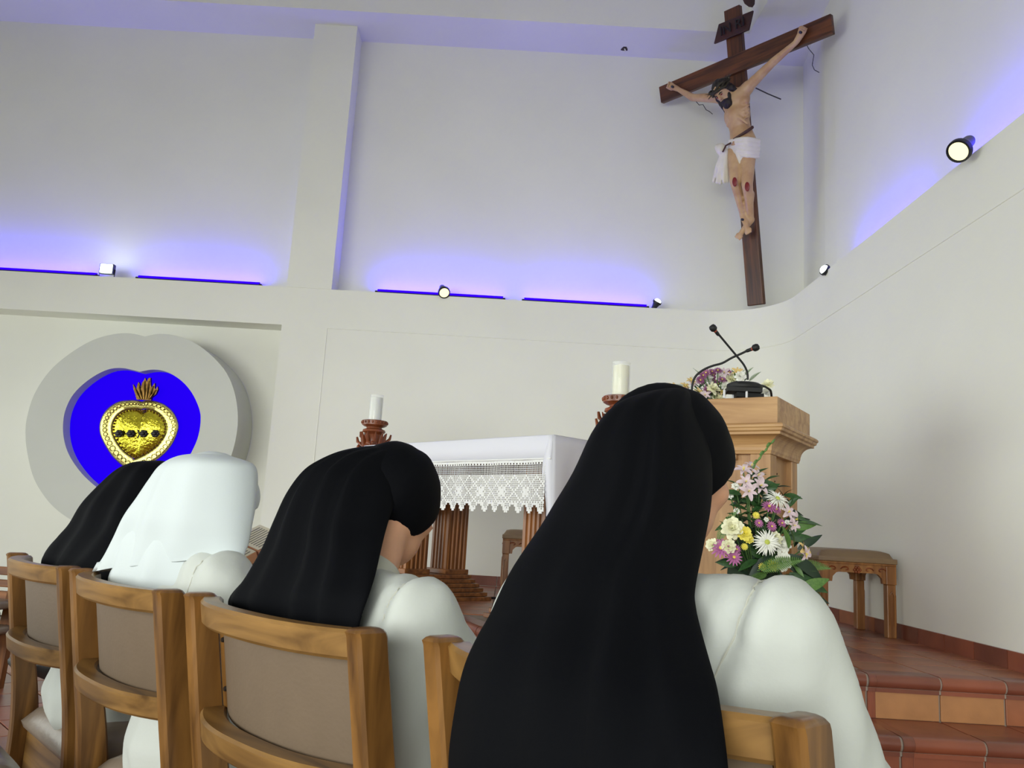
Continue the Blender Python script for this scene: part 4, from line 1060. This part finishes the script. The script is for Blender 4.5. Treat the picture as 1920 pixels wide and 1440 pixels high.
G().lathe([(.001, 0), (.11, 0), (.13, .05), (.12, .2), (.135, .25), (.11, .25), (.10, .1), (.001, .1)], 24).out('basket', 'basket_brown', fa, 50)
G().ell((0, .02, .36), (.12, .09, .2), None, 16, 10).out('flower_foam', 'foam_green', fa, 60)
# bouquet on the lectern
YB2 = 4.36
tb = at(1345, 730, YB2); core2 = Vector((tb.x, YB2+.02, LT+.02))
L2 = []
def many(lst, kind, pts, s, dy=0.):
    for x, y in pts: lst.append((kind, x, y, dy+rf.uniform(-.05, .05), s*rf.uniform(.9, 1.15), (rf.uniform(-.4, .4), -.7, rf.uniform(.2, .8))))
many(L2, 'mum_m', [(1318, 704), (1324, 699), (1335, 697), (1346, 695), (1338, 703), (1342, 714), (1346, 720), (1354, 712), (1367, 699), (1328, 726), (1326, 732), (1313, 713), (1336, 709)], .024)
many(L2, 'carn_c', [(1370, 711), (1337, 729), (1346, 748), (1440, 722)], .036, -.04)
many(L2, 'carn_w', [(1328, 711), (1351, 706), (1388, 706), (1437, 736), (1324, 746), (1336, 742), (1360, 724), (1310, 744)], .032)
many(L2, 'lily_o', [(1295, 715), (1261, 727), (1284, 725), (1310, 737), (1352, 737), (1382, 698)], .03)
many(L2, 'lily', [(1300, 722), (1358, 700), (1322, 742), (1345, 735), (1270, 731)], .03)
V2 = [(1320, 738, 1306, 716, 0, 0, .3), (1292, 735, 1289, 720, 0, 0, 0), (1316, 745, 1304, 722, -.02, 1, .5), (1380, 712, 1376, 692, 0, 2, .3), (1378, 706, 1384, 690, .02, 2, .2), (1330, 750, 1310, 742, -.03, 0, .1), (1345, 744, 1340, 728, -.03, 1, .1), (1322, 722, 1318, 706, .03, 0, .1), (1356, 735, 1348, 718, .02, 3, .1), (1330, 735, 1345, 720, .04, 3, .3), (1310, 728, 1322, 712, .05, 1, .3), (1365, 730, 1370, 715, .05, 3, .3), (1275, 735, 1262, 724, .0, 0, .3), (1300, 740, 1282, 728, .02, 3, .3), (1350, 728, 1362, 708, .04, 3, .3), (1335, 745, 1322, 722, .05, 3, .3), (1385, 725, 1395, 708, .05, 1, .3)]
W2 = [(1322, 715, 1310, 688, .03, FERN), (1292, 728, 1268, 716, .03, FERN), (1390, 712, 1404, 686, .04, FERN), (1404, 715, 1420, 694, .04, FERN), (1384, 708, 1392, 690, .05, FERN), (1312, 722, 1304, 704, .03, FERN)]
bq = arrangement('lectern_bouquet', 'low bouquet of mauve and cream flowers on the lectern top', (tb.x, YB2+.02, LT), L2, V2, W2, core2, YB2)
G().lathe([(.001, 0), (.05, 0), (.06, .03), (.05, .05), (.001, .05)], 16, Matrix.Diagonal((1.6, 1, .8, 1))).out('bowl', 'foam_green', bq, 50)
# ------------------------------------------------------------------ chairs
CH_TOP = EYE-.145
def chair_proto(label):
    o = thing('chair', label, 'chair', (0, 0, 0), 0, 'wooden chairs in the front row')
    Hh = CH_TOP; h = .255; t = .017
    prof = [(-.01, 0), (.045, .14), (.076, .28), (.08, .40), (.066, .52), (.042, .64), (.020, .76), (.002, Hh-.012), (0, Hh)]
    for sx in (-1, 1):                       # sabre-curved side posts, a thick board each
        rings = []
        st_ = [tuple(q) for q in spline(prof[:-1], 24)]+[(-.001, Hh-.006), (-.001, Hh-.002), (-.001, Hh)]
        for y, z in st_:
            d = .026+.008*math.exp(-((z-.36)/.2)**2); e = t
            if z > Hh-.003: d -= .003; e -= .003
            if z > Hh-.001: d -= .004; e -= .004
            x = sx*h; b = .005
            rings.append([(x-e+b, y-d, z), (x+e-b, y-d, z), (x+e, y-d+b, z), (x+e, y+d-b, z), (x+e-b, y+d, z), (x-e+b, y+d, z), (x-e, y+d-b, z), (x-e, y-d+b, z)])
        G().sweep(rings[0], rings).out('post', 'chair_wood', o, 30)
    def rail(z0, z1, th, sag, yc, name, m='chair_wood_across', hh=None, bev=.005, k=24, pw=2.6):
        hh = hh or h-t+.004; rings = []
        for i in range(k+1):
            u = -1+2*i/k; x = u*hh; y = yc-sag*(1-abs(u)**pw)+.012
            sl = pw*sag*abs(u)**(pw-1)*(1 if u > 0 else -1)/hh; n_ = Vector((-sl, 1)).normalized()   # outward normal in plan
            def q(a, z): return (x+n_.x*a, y+n_.y*a+.18*(Hh-z), z)        # the back leans
            rings.append([q(-th/2+bev, z0), q(th/2-bev, z0), q(th/2, z0+bev), q(th/2, z1-bev), q(th/2-bev, z1), q(-th/2+bev, z1), q(-th/2, z1-bev), q(-th/2, z0+bev)])
        return G().sweep(rings[0], rings).out(name, m, o, 30)
    rail(Hh-.048, Hh-.006, .036, .060, .004, 'top_rail')
    rail(Hh-.238, Hh-.197, .044, .062, -.002, 'lower_rail')
    rail(Hh-.208, Hh-.040, .018, .044, .014, 'back_panel', 'leather_back', h-.047, .004, pw=2.2)
    for sx in (-1, 1):
        gb = G().box((sx*(h-.037)-.021, .022, Hh-.200), (sx*(h-.037)+.021, .046, Hh-.044), .004)
        for v in gb.v: v.y += .18*(Hh-v.z)
        b = gb.out('batten', 'chair_wood', o)
        for z in (Hh-.165, Hh-.08):
            G().lathe([(.005, 0), (.004, .004)], 8, Matrix.Translation((sx*(h-.034), .022+.18*(Hh-z), z)) @ Matrix.Rotation(math.pi/2, 4, 'X')).out('screw', 'screw', b)
    # seat: wooden frame, padded leather
    for sx in (-1, 1):
        G().box((sx*(h-.035)-.014, .09, .31), (sx*(h-.035)+.014, .50, .41), .005).out('side_rail', 'chair_wood_across', o)
        G().box((sx*(h-.035)-.02, .47, 0), (sx*(h-.035)+.02, .53, .408), .006).out('front_leg', 'chair_wood', o)
    G().box((-h+.055, .49, .32), (h-.055, .515, .41), .004).out('front_rail', 'chair_wood_across', o)
    G().box((-h+.018, .085, .28), (h-.018, .11, .41), .004).out('back_rail', 'chair_wood_across', o)
    vs = []; fs = []; n = 16
    for i in range(n+1):
        for j in range(n+1):
            u, v = 2*i/n-1, 2*j/n-1
            r = max(0, (1-abs(u)**5))**.45*max(0, (1-abs(v)**5))**.45
            wd = .236+.004*v
            vs.append((u*wd, .30+v*.235, .428+.066*r+(.006*r*math.cos(u*2)*math.cos(v*2))))
    for i in range(n):
        for j in range(n): fs.append((i*(n+1)+j, i*(n+1)+j+1, (i+1)*(n+1)+j+1, (i+1)*(n+1)+j))
    bnd = [i*(n+1) for i in range(n+1)]+[n*(n+1)+j for j in range(1, n+1)]+[i*(n+1)+n for i in range(n-1, -1, -1)]+[j for j in range(n-1, 0, -1)]
    k0 = len(vs)
    for b in bnd: x, y, z = vs[b]; vs.append((x*.97, .30+(y-.30)*.97, .411))
    m_ = len(bnd)
    for q in range(m_): fs.append((bnd[q], bnd[(q+1) % m_], k0+(q+1) % m_, k0+q))
    fs.append(tuple(range(k0, k0+m_)))
    mesh('seat', vs, fs, 'leather_seat', o, 60)
    return o
CH = {4: ((.096, .947), 131.6), 3: ((-.362, 1.357), 134.8), 2: ((-.784, 1.751), 132.9), 1: ((-1.185, 2.177), 132.0)}
proto = chair_proto('nearest wooden chair, half covered by the long black veil hanging over it')
LAB = {3: 'wooden chair with tan back, second from the right in the row', 2: 'wooden chair behind the sister with the white veil', 1: 'farthest wooden chair of the row, at the left edge'}
for k in (4, 3, 2, 1):
    o = proto if k == 4 else copy_tree(proto)
    (x, y), a = CH[k]; o.location = (x, y, 0); o.rotation_euler = (0, 0, math.radians(a-180))
    if k != 4: o['label'] = LAB[k]
o = copy_tree(proto); o.location = (-1.455, 1.61, 0); o.rotation_euler = (0, 0, math.radians(-48)); o['label'] = 'chair at the bottom left corner, only its grey leather seat showing'; o['group'] = 'wooden chairs in the second row'

# far kneeler bench at the left edge
kb = at(20, 1258, 4.85)
o = thing('kneeler_bench', 'low brown wooden bench with grey leather pads at the left edge', 'bench', (-3.1, 4.8, 0), math.radians(-6))
for z0, z1, y0, y1, nm in ((.60, .645, .0, .03, 'back_slat'), (.535, .575, .0, .03, 'back_slat'), (.47, .515, -.02, .02, 'back_slat'), (.245, .285, -.36, -.32, 'front_rail'), (.245, .285, .0, .03, 'back_rail')):
    G().box((-.75, y0, z0), (.42, y1, z1), .005).out(nm, 'altar_wood_flat', o)
for z0, y0, y1 in ((.425, -.14, .0), (.375, -.26, -.10), (.29, -.37, .02)): G().box((-.74, y0, z0), (.41, y1, z0+.05), .018).out('pad', 'leather_seat', o, 60)
for x in (-.6, .05, .36):
    for s in (0, 1):
        y = -.30 if s else .0
        G().prism([(x-.05, .0), (x+.04, .0), (x+.065, .60 if not s else .25), (x+.01, .60 if not s else .25)], y-.02, y+.02, Matrix.Rotation(math.pi/2, 4, 'X') @ Matrix.Diagonal((1, 1, -1, 1))).out('leg', 'altar_wood', o)

# ------------------------------------------------------------------ the sisters
UPV = Vector((0, 0, 1))
def loft(name, rows, m, parent, nr=64, na=72, ridges=(), top=True, e=.9, seed=0):
    """draped cloth: rows of (left point, right point, swell to the back, swell to the front, fold height)"""
    R = [list(at(*r[0]))+list(at(*r[1]))+list(r[2:5]) for r in rows]
    R = spline(R, nr); vs = []; fs = []
    for i, q in enumerate(R):
        L_, R_ = Vector(q[0:3]), Vector(q[3:6]); c = (L_+R_)/2; w_ = (R_-L_)/2
        v = Vector((w_.y, -w_.x, 0)).normalized()
        if v.y > 0: v = -v
        for k in range(na):
            th = 2*math.pi*k/na; cu, su = math.cos(th), math.sin(th)
            u = math.copysign(abs(cu)**e, cu); s = math.copysign(abs(su)**e, su)
            b = q[6] if s > 0 else q[7]
            p = c+w_*u+v*b*s
            if s > -.3:
                f = 0
                for uk, wk, ak in ridges:
                    uu = u+.05*math.sin(i*.06+uk*7+seed); x = (uu-uk)/wk
                    f += ak*(math.exp(-x*x)*1.2-.35*math.exp(-(x*.5)**2))
                p = p+v*f*q[8]*min(1, max(0, s+.3))+Vector((0, 0, -.25*f*q[8]))*(1 if i > nr-4 else 0)
            vs.append(p)
    for i in range(nr-1):
        for k in range(na): fs.append((i*na+k, i*na+(k+1) % na, (i+1)*na+(k+1) % na, (i+1)*na+k))
    fs.append(tuple(range(na))[::-1])
    # the hem turns inwards
    hem = []; k0 = len(vs); c = sum((vs[(nr-1)*na+k] for k in range(na)), Vector())/na
    for k in range(na): vs.append(vs[(nr-1)*na+k]*.94+c*.06+Vector((0, 0, .02)))
    for k in range(na): fs.append(((nr-1)*na+k, (nr-1)*na+(k+1) % na, k0+(k+1) % na, k0+k))
    fs.append(tuple(range(k0, k0+na)))
    o = mesh(name, vs, fs, m, parent, 180, True)
    return o
def headframe(fdir, pitch, roll=0.):
    f = Vector((fdir[0], fdir[1], 0)).normalized(); r = Vector((f.y, -f.x, 0))
    R = Matrix((r, f, UPV)).transposed()
    return R @ Matrix.Rotation(math.radians(-pitch), 3, 'X') @ Matrix.Rotation(math.radians(roll), 3, 'Y')
def sister(key, label, H, pitch, SR, SL, ER, EL, HR, HL, veil, cap_r=(.092, .104, .098), yaw=0., trim=True, cut=-.066):
    (cx, cy), a = CH[key]; fa_ = math.radians(a-90); f = Vector((math.cos(fa_), math.sin(fa_), 0)); r = Vector((f.y, -f.x, 0)); c = Vector((cx, cy, 0))
    o = thing('person', label, 'person', c+f*.28, 0, 'sisters seated in the front row')
    fd = Matrix.Rotation(math.radians(yaw), 3, 'Z') @ f
    RH = headframe(fd, pitch)
    def hp(x, y, z): return H+RH @ Vector((x, y, z))
    hip = c+f*.22+UPV*.56; kn = [c+f*.66+r*s*.10+UPV*.50 for s in (1, -1)]; ft = [c+f*.68+r*s*.10+UPV*.07 for s in (1, -1)]
    NB = (SR+SL)/2+UPV*.045
    # --- the body, one continuous figure
    g = G(); g.ell(H, (.072, .09, .105), RH); g.ell(hp(0, .035, -.06), (.055, .06, .06), RH); g.cap(hp(0, .085, .0), .012, hp(0, .106, -.028), .015)
    g.ell(hp(0, .07, -.085), (.026, .024, .022), RH); g.ell(hp(.042, .058, -.03), (.024, .022, .022), RH); g.ell(hp(-.042, .058, -.03), (.024, .022, .022), RH)
    g.cap(hp(-.022, .09, -.058), .008, hp(.022, .09, -.058), .008)
    for s in (-1, 1): g.ell(hp(s*.068, .0, -.02), (.01, .016, .028), RH)
    g.cap(hp(0, -.015, -.06), .05, NB-UPV*.02, .055)
    sp = (SR+SL)/2; g.cap(sp-UPV*.05, .09, hip, .13)
    for S_ in (SR, SL): g.cap(NB-UPV*.03, .05, S_, .045)
    for S_, E_, W_, s in ((SR, ER, HR, 1), (SL, EL, HL, -1)):
        g.cap(S_, .042, E_, .033); g.cap(E_, .034, W_, .024)
        d = (W_-E_).normalized(); sd = d.cross(UPV).normalized(); up2 = sd.cross(d)
        pal = W_+d*.045; g.ell(pal, (.026, .04, .036), d.to_track_quat('Y', 'Z').to_matrix()) 
        for q in range(4):
            b0 = pal+d*.03+sd*(q-1.5)*.018; ln = (.03, .036, .034, .026)[q]; b1 = b0+d*ln-up2*.008; b2 = b1+d*ln*.6-up2*.022
            g.cap(b0, .0092, b1, .0088); g.cap(b1, .0088, b2, .0075)
        t0 = pal-sd*s*.03; g.cap(t0-d*.015, .011, t0+d*.02-sd*s*.014+up2*.008, .0095); g.cap(t0+d*.02-sd*s*.014+up2*.008, .0095, t0+d*.045-sd*s*.008, .008)
    for k_, f_ in zip(kn, ft): g.cap(hip+(k_-(kn[0]+kn[1])/2)*.8, .085, k_, .06); g.cap(k_, .055, f_, .035); g.cap(f_, .035, f_+f*.13-UPV*.03, .03)
    fuse('body', g, .0085, 'skin', o, 3)
    # --- white habit
    g = G(); g.cap(NB-UPV*.02, .062, NB-UPV*.06, .075)
    for S_ in (SR, SL): g.cap(NB-UPV*.035, .058, S_, .064); g.cap(S_-UPV*.06+(sp-S_)*.3, .085, hip+(S_-sp)*.35, .12)
    g.cap(sp-UPV*.06, .105, hip+UPV*.05, .15); g.cap(hip+UPV*.03, .155, hip-UPV*.02, .17)
    for S_, E_, W_ in ((SR, ER, HR), (SL, EL, HL)):
        g.cap(S_, .065, E_, .06); g.cap(E_, .06, W_+(E_-W_)*.12, .058)
    for k_, f_ in zip(kn, ft): g.cap(hip, .13, k_, .095); g.cap(k_, .10, f_+UPV*.06, .12)
    hb = fuse('habit', g, .011, 'habit_white', o, 7, .017, 10.)
    bv = BVHTree.FromPolygons([v.co.copy() for v in hb.data.vertices], [tuple(p.vertices) for p in hb.data.polygons]); og = origin(o)
    for S_, E_ in ((SR, ER), (SL, EL)):         # the sleeve seam lies on the cloth round the arm hole
        ou = (S_-sp).normalized(); fw_ = ou.cross(UPV).normalized(); P = []
        Q = []
        for k in range(41):
            t = -.15*math.pi+1.3*math.pi*k/40
            Q.append(S_-ou*.02+(fw_*math.cos(t)+UPV*math.sin(t))*.12-UPV*(.06 if math.sin(t) < .3 else 0))
        Q = [Q[0]-UPV*.022*j for j in range(7, 0, -1)]+Q+[Q[-1]-UPV*.022*j for j in range(1, 8)]
        for q in Q:
            lo, nn, *_x = bv.find_nearest(q-og); P.append(lo)
        for _ in range(4): P = [P[0]]+[(P[i-1]+P[i]*2+P[i+1])/4 for i in range(1, len(P)-1)]+[P[-1]]
        A = np.array([tuple(p) for p in P])
        for v in hb.data.vertices:              # the cloth dips into the seam
            d = math.sqrt(((A-np.array(v.co))**2).sum(1).min())
            if d < .05: v.co = v.co-v.normal*(.009*math.exp(-(d/.013)**2)-.003*math.exp(-((d-.03)/.012)**2))
        bv2 = BVHTree.FromPolygons([v.co.copy() for v in hb.data.vertices], [tuple(p.vertices) for p in hb.data.polygons])
        P = [bv2.find_nearest(p)[0] for p in P]
        G().tube(P, .0012, 5).out('seam', 'habit_cream', hb)
    # --- collar
    q = (hp(0, -.015, -.06)-NB).normalized().to_track_quat('Z', 'Y').to_matrix().to_4x4()
    G().lathe([(.078, -.045), (.074, -.02), (.064, .012), (.062, .026), (.058, .026), (.058, -.02)], 28, Matrix.Translation(NB-origin(o)) @ q, cap=False).out('collar', 'habit_cream', o, 50)
    # --- close cap under the veil, open at the face
    cm = 'veil_black' if veil == 'veil_black' else 'veil_white'
    vs = []; fs = []; nu, nv = 48, 24
    def capp(al, ph): return Vector((math.sin(ph)*math.cos(al)*cap_r[0], math.sin(ph)*math.sin(al)*cap_r[1]-.006, math.cos(ph)*cap_r[2]+.006))
    def over(p): return p.z-(cut+1.3*p.y)                    # the edge runs from the brow down to the nape
    edge = []
    for j in range(nu):
        al = 2*math.pi*j/nu; a0, a1 = .2, math.pi-.02
        if over(capp(al, a1)) < 0:
            for _ in range(24):
                am = (a0+a1)/2; a0, a1 = (am, a1) if over(capp(al, am)) > 0 else (a0, am)
        edge.append(a1)
        for i in range(nv+1):
            ph = a1*(i+.15)/(nv+.15); p = capp(al, ph)*(1+.016*math.sin(al*5+ph*3)*min(1, ph)+.01*math.sin(al*9+ph*5)*min(1, ph))
            vs.append(hp(*p))
    for j in range(nu):
        for i in range(nv): fs.append((j*(nv+1)+i, ((j+1) % nu)*(nv+1)+i, ((j+1) % nu)*(nv+1)+i+1, j*(nv+1)+i+1))
    fs.append(tuple(j*(nv+1) for j in range(nu)))
    cp = mesh('cap', vs, fs, cm, o, 180, True)
    md = cp.modifiers.new('th', 'SOLIDIFY'); md.thickness = .004
    if trim:
        P = [hp(*(capp(2*math.pi*k/nu, edge[k % nu])*.985)) for k in range(nu+1)]
        G().tube(P, .0028, 6).out('cap_trim', 'habit_cream', o, 60, True)
    return o, f, r, c
def shoulders(px, d, key, half=.335):
    a = math.radians(CH[key][1]-90); f = Vector((math.cos(a), math.sin(a), 0)); r = Vector((f.y, -f.x, 0)); SR = at(*px, d); return SR, SR-r*half
def cvec(key):
    (x, y), a = CH[key]; a = math.radians(a-90); f = Vector((math.cos(a), math.sin(a), 0)); return Vector((x, y, 0)), f, Vector((f.y, -f.x, 0))
# nearest sister
c, f, r = cvec(4)
SR, SL = at(1452, 1188, .93), at(1010, 1135, 1.21)
p4, *_ = sister(4, 'nearest person, white habit and long black veil hanging over the chair back', at(1250, 859, 1.13), 14, SR, SL, at(1560, 1440, .98), at(960, 1330, 1.30), c+f*.52+r*.06+UPV*.66, c+f*.52-r*.06+UPV*.66, 'veil_black', cap_r=(.088, .10, .094), trim=False)
V4 = [((1243, 734, 1.12), (1272, 732, 1.11), .012, .012, 0), ((1205, 746, 1.12), (1296, 738, 1.10), .05, .04, .1), ((1169, 770, 1.12), (1312, 775, 1.07), .085, .06, .4), ((1130, 815, 1.12), (1328, 835, 1.05), .10, .06, .7), ((1090, 890, 1.11), (1334, 900, 1.03), .10, .05, .9), ((1057, 940, 1.10), (1331, 955, 1.01), .092, .04, 1), ((1026, 988, 1.09), (1321, 1010, .985), .08, .03, 1), ((970, 1070, 1.07), (1303, 1100, .93), .065, .02, 1), ((928, 1150, 1.05), (1304, 1140, .90), .055, .02, 1), ((905, 1190, 1.04), (1316, 1190, .865), .052, .016, 1), ((882, 1242, 1.03), (1330, 1240, .825), .05, .014, 1), ((867, 1306, 1.02), (1346, 1300, .785), .048, .012, 1), ((852, 1414, 1.01), (1362, 1414, .745), .045, .012, 1), ((855, 1500, 1.0), (1368, 1500, .735), .042, .012, 1.1), ((870, 1640, 1.0), (1370, 1640, .73), .042, .012, 1.2)]
loft('veil', V4, 'veil_black', p4, ridges=((-.5, .3, .010), (.05, .22, .016), (.5, .16, .024), (.86, .1, .014)))
# second sister
c, f, r = cvec(3)
SR = at(788, 1158, 1.34); SL = SR-r*.335
p3, *_ = sister(3, 'person bowing her head under a black veil, second from the right', at(738, 932, 1.55), 22, SR, SL, at(868, 1285, 1.42), SL+f*.12-UPV*.26-r*.03, c+f*.52+r*.05+UPV*.66, c+f*.52-r*.06+UPV*.66, 'veil_black', cap_r=(.088, .10, .094), yaw=30, cut=-.082)
V3 = [((742, 837, 1.55), (762, 838, 1.54), .012, .012, 0), ((709, 840, 1.56), (768, 846, 1.52), .05, .04, .2), ((681, 851, 1.57), (760, 862, 1.50), .08, .05, .5), ((650, 868, 1.58), (750, 885, 1.48), .09, .05, .8), ((620, 888, 1.58), (741, 910, 1.46), .09, .05, 1), ((585, 927, 1.58), (730, 950, 1.44), .085, .04, 1.1), ((552, 977, 1.58), (721, 987, 1.42), .075, .03, 1.1), ((513, 1029, 1.57), (713, 1028, 1.38), .055, .02, 1.1), ((471, 1079, 1.57), (703, 1075, 1.34), .04, .016, 1.1), ((433, 1120, 1.57), (691, 1115, 1.31), .028, .014, 1.1), ((432, 1150, 1.57), (677, 1155, 1.30), .02, .014, .9), ((442, 1215, 1.57), (664, 1215, 1.30), .015, .012, .7)]
loft('veil', V3, 'veil_black', p3, ridges=((-.66, .2, .02), (-.2, .2, .022), (.3, .18, .022), (.72, .13, .02)))
# novice in the white veil
c, f, r = cvec(2)
SR = at(424, 1094, 1.74); SL = SR-r*.335
p2, *_ = sister(2, 'person in a white veil and white habit, third from the right', at(400, 938, 1.88), 30, SR, SL, SR+f*.14-UPV*.25+r*.03, SL+f*.12-UPV*.26-r*.03, c+f*.52+r*.05+UPV*.66, c+f*.52-r*.06+UPV*.66, 'veil_white', trim=False)
V2_ = [((388, 851, 1.90), (408, 850, 1.88), .012, .012, 0), ((358, 859, 1.92), (434, 857, 1.84), .06, .05, .1), ((335, 879, 1.94), (464, 870, 1.80), .09, .06, .3), ((319, 905, 1.96), (471, 902, 1.79), .10, .06, .6), ((295, 935, 1.97), (471, 950, 1.78), .10, .05, .8), ((266, 968, 1.98), (468, 985, 1.77), .095, .04, .9), ((240, 1010, 2.0), (464, 1018, 1.765), .085, .03, 1), ((208, 1052, 2.0), (460, 1032, 1.76), .07, .02, 1), ((184, 1072, 2.0), (457, 1042, 1.755), .058, .02, 1)]
loft('veil', V2_, 'veil_white', p2, ridges=((-.65, .22, .016), (-.1, .2, .016), (.5, .25, .014)), seed=2)
loft('under_veil', [((270, 960, 1.97), (420, 960, 1.80), .075, .03, 0), ((240, 1020, 1.97), (410, 1020, 1.79), .07, .02, .5), ((226, 1060, 1.96), (390, 1060, 1.78), .06, .02, 1), ((214, 1086, 1.95), (366, 1100, 1.78), .05, .015, 1), ((214, 1120, 1.95), (358, 1130, 1.78), .04, .015, 1)], 'veil_white', p2, 24, 60, ridges=((-.5, .2, .01), (.3, .2, .012)))
# farthest sister
c, f, r = cvec(1)
NB1 = c+f*.17+UPV*.93
SR, SL = NB1+r*.165-UPV*.045, NB1-r*.165-UPV*.045
bk = at(484, 1040, 2.45)
p1, *_ = sister(1, 'person in a black veil farthest left, half hidden behind the white veil', at(263, 947, 2.33), 28, SR, SL, SR+f*.16-UPV*.2+r*.05, SL+f*.14-UPV*.22-r*.03, bk+Vector((-.05, -.02, -.05))-f*.06, bk-r*.16-f*.08-UPV*.05, 'veil_black', trim=False)
V1_ = [((288, 864, 2.33), (306, 864, 2.32), .012, .012, 0), ((268, 869, 2.35), (322, 872, 2.30), .06, .05, .1), ((242, 885, 2.36), (330, 890, 2.28), .085, .06, .4), ((202, 922, 2.38), (326, 930, 2.25), .09, .05, .8), ((175, 948, 2.38), (318, 960, 2.22), .085, .04, 1), ((147, 981, 2.38), (300, 1000, 2.18), .07, .03, 1), ((122, 1002, 2.38), (270, 1035, 2.15), .055, .02, 1), ((95, 1026, 2.38), (235, 1060, 2.13), .035, .016, 1), ((82, 1050, 2.38), (205, 1088, 2.11), .025, .014, 1), ((84, 1090, 2.38), (195, 1130, 2.10), .015, .012, .8)]
loft('veil', V1_, 'veil_black', p1, ridges=((-.6, .2, .018), (-.1, .2, .02), (.4, .2, .018)), seed=1)
# prayer book
mat('page_edge', (196, 140, 104), .8, var=.1, vscale=60, stretch=(1, 1, 30)); mat('page', (214, 206, 186), .8); mat('book_cover', (96, 40, 34), .5); mat('print_grey', (120, 116, 108), .9)
bo = thing('prayer_book', 'thick open prayer book held up in front of the sisters', 'book', bk)
_e = Vector((.62, .62, .47)).normalized(); _n = Vector((-.2, -.5, .84)); _n = (_n-_e*_n.dot(_e)).normalized(); _y = _n.cross(_e)
Rb = Matrix((_e, _y, _n)).transposed()
bo.location = bk+_y*.07
def bookpart(name, a, b, m, bev=.002):
    g = G().box(a, b, bev); g.v = [Rb @ v for v in g.v]; return g.out(name, m, bo)
bookpart('cover', (-.105, -.075, -.022), (.105, .075, -.018), 'book_cover')
bookpart('page_block', (-.10, -.07, -.018), (-.003, .07, .012), 'page_edge', .001)
bookpart('page_block', (.003, -.07, -.018), (.10, .07, .010), 'page_edge', .001)
for s in (-1, 1):
    pg = bookpart('page', (min(s*.004, s*.099), -.069, .0122), (max(s*.004, s*.099), .069, .0132), 'page', 0)
    for q in range(9):
        g = G().box((min(s*.014, s*.088), -.058+q*.0132, .0133), (max(s*.014, s*.088), -.053+q*.0132, .0136)); g.v = [Rb @ v for v in g.v]; t_ = g.out('line_of_print', 'print_grey', pg)
# black bag on the floor side of the first chair
bg = at(92, 1236, 2.75)
o = thing('black_bag', 'small black cloth bag seen through the farthest chair back', 'bag', (bg.x, bg.y, bg.z-.12))
g = G(); g.ell((0, 0, .11), (.13, .07, .045)); g.ell((.05, 0, .10), (.10, .06, .05)); g.cap((-.09, 0, .11), .03, (.1, 0, .1), .045); 
fuse('bag_body', g, .01, 'rubber_black', o, 3, .01, 18, world=False)
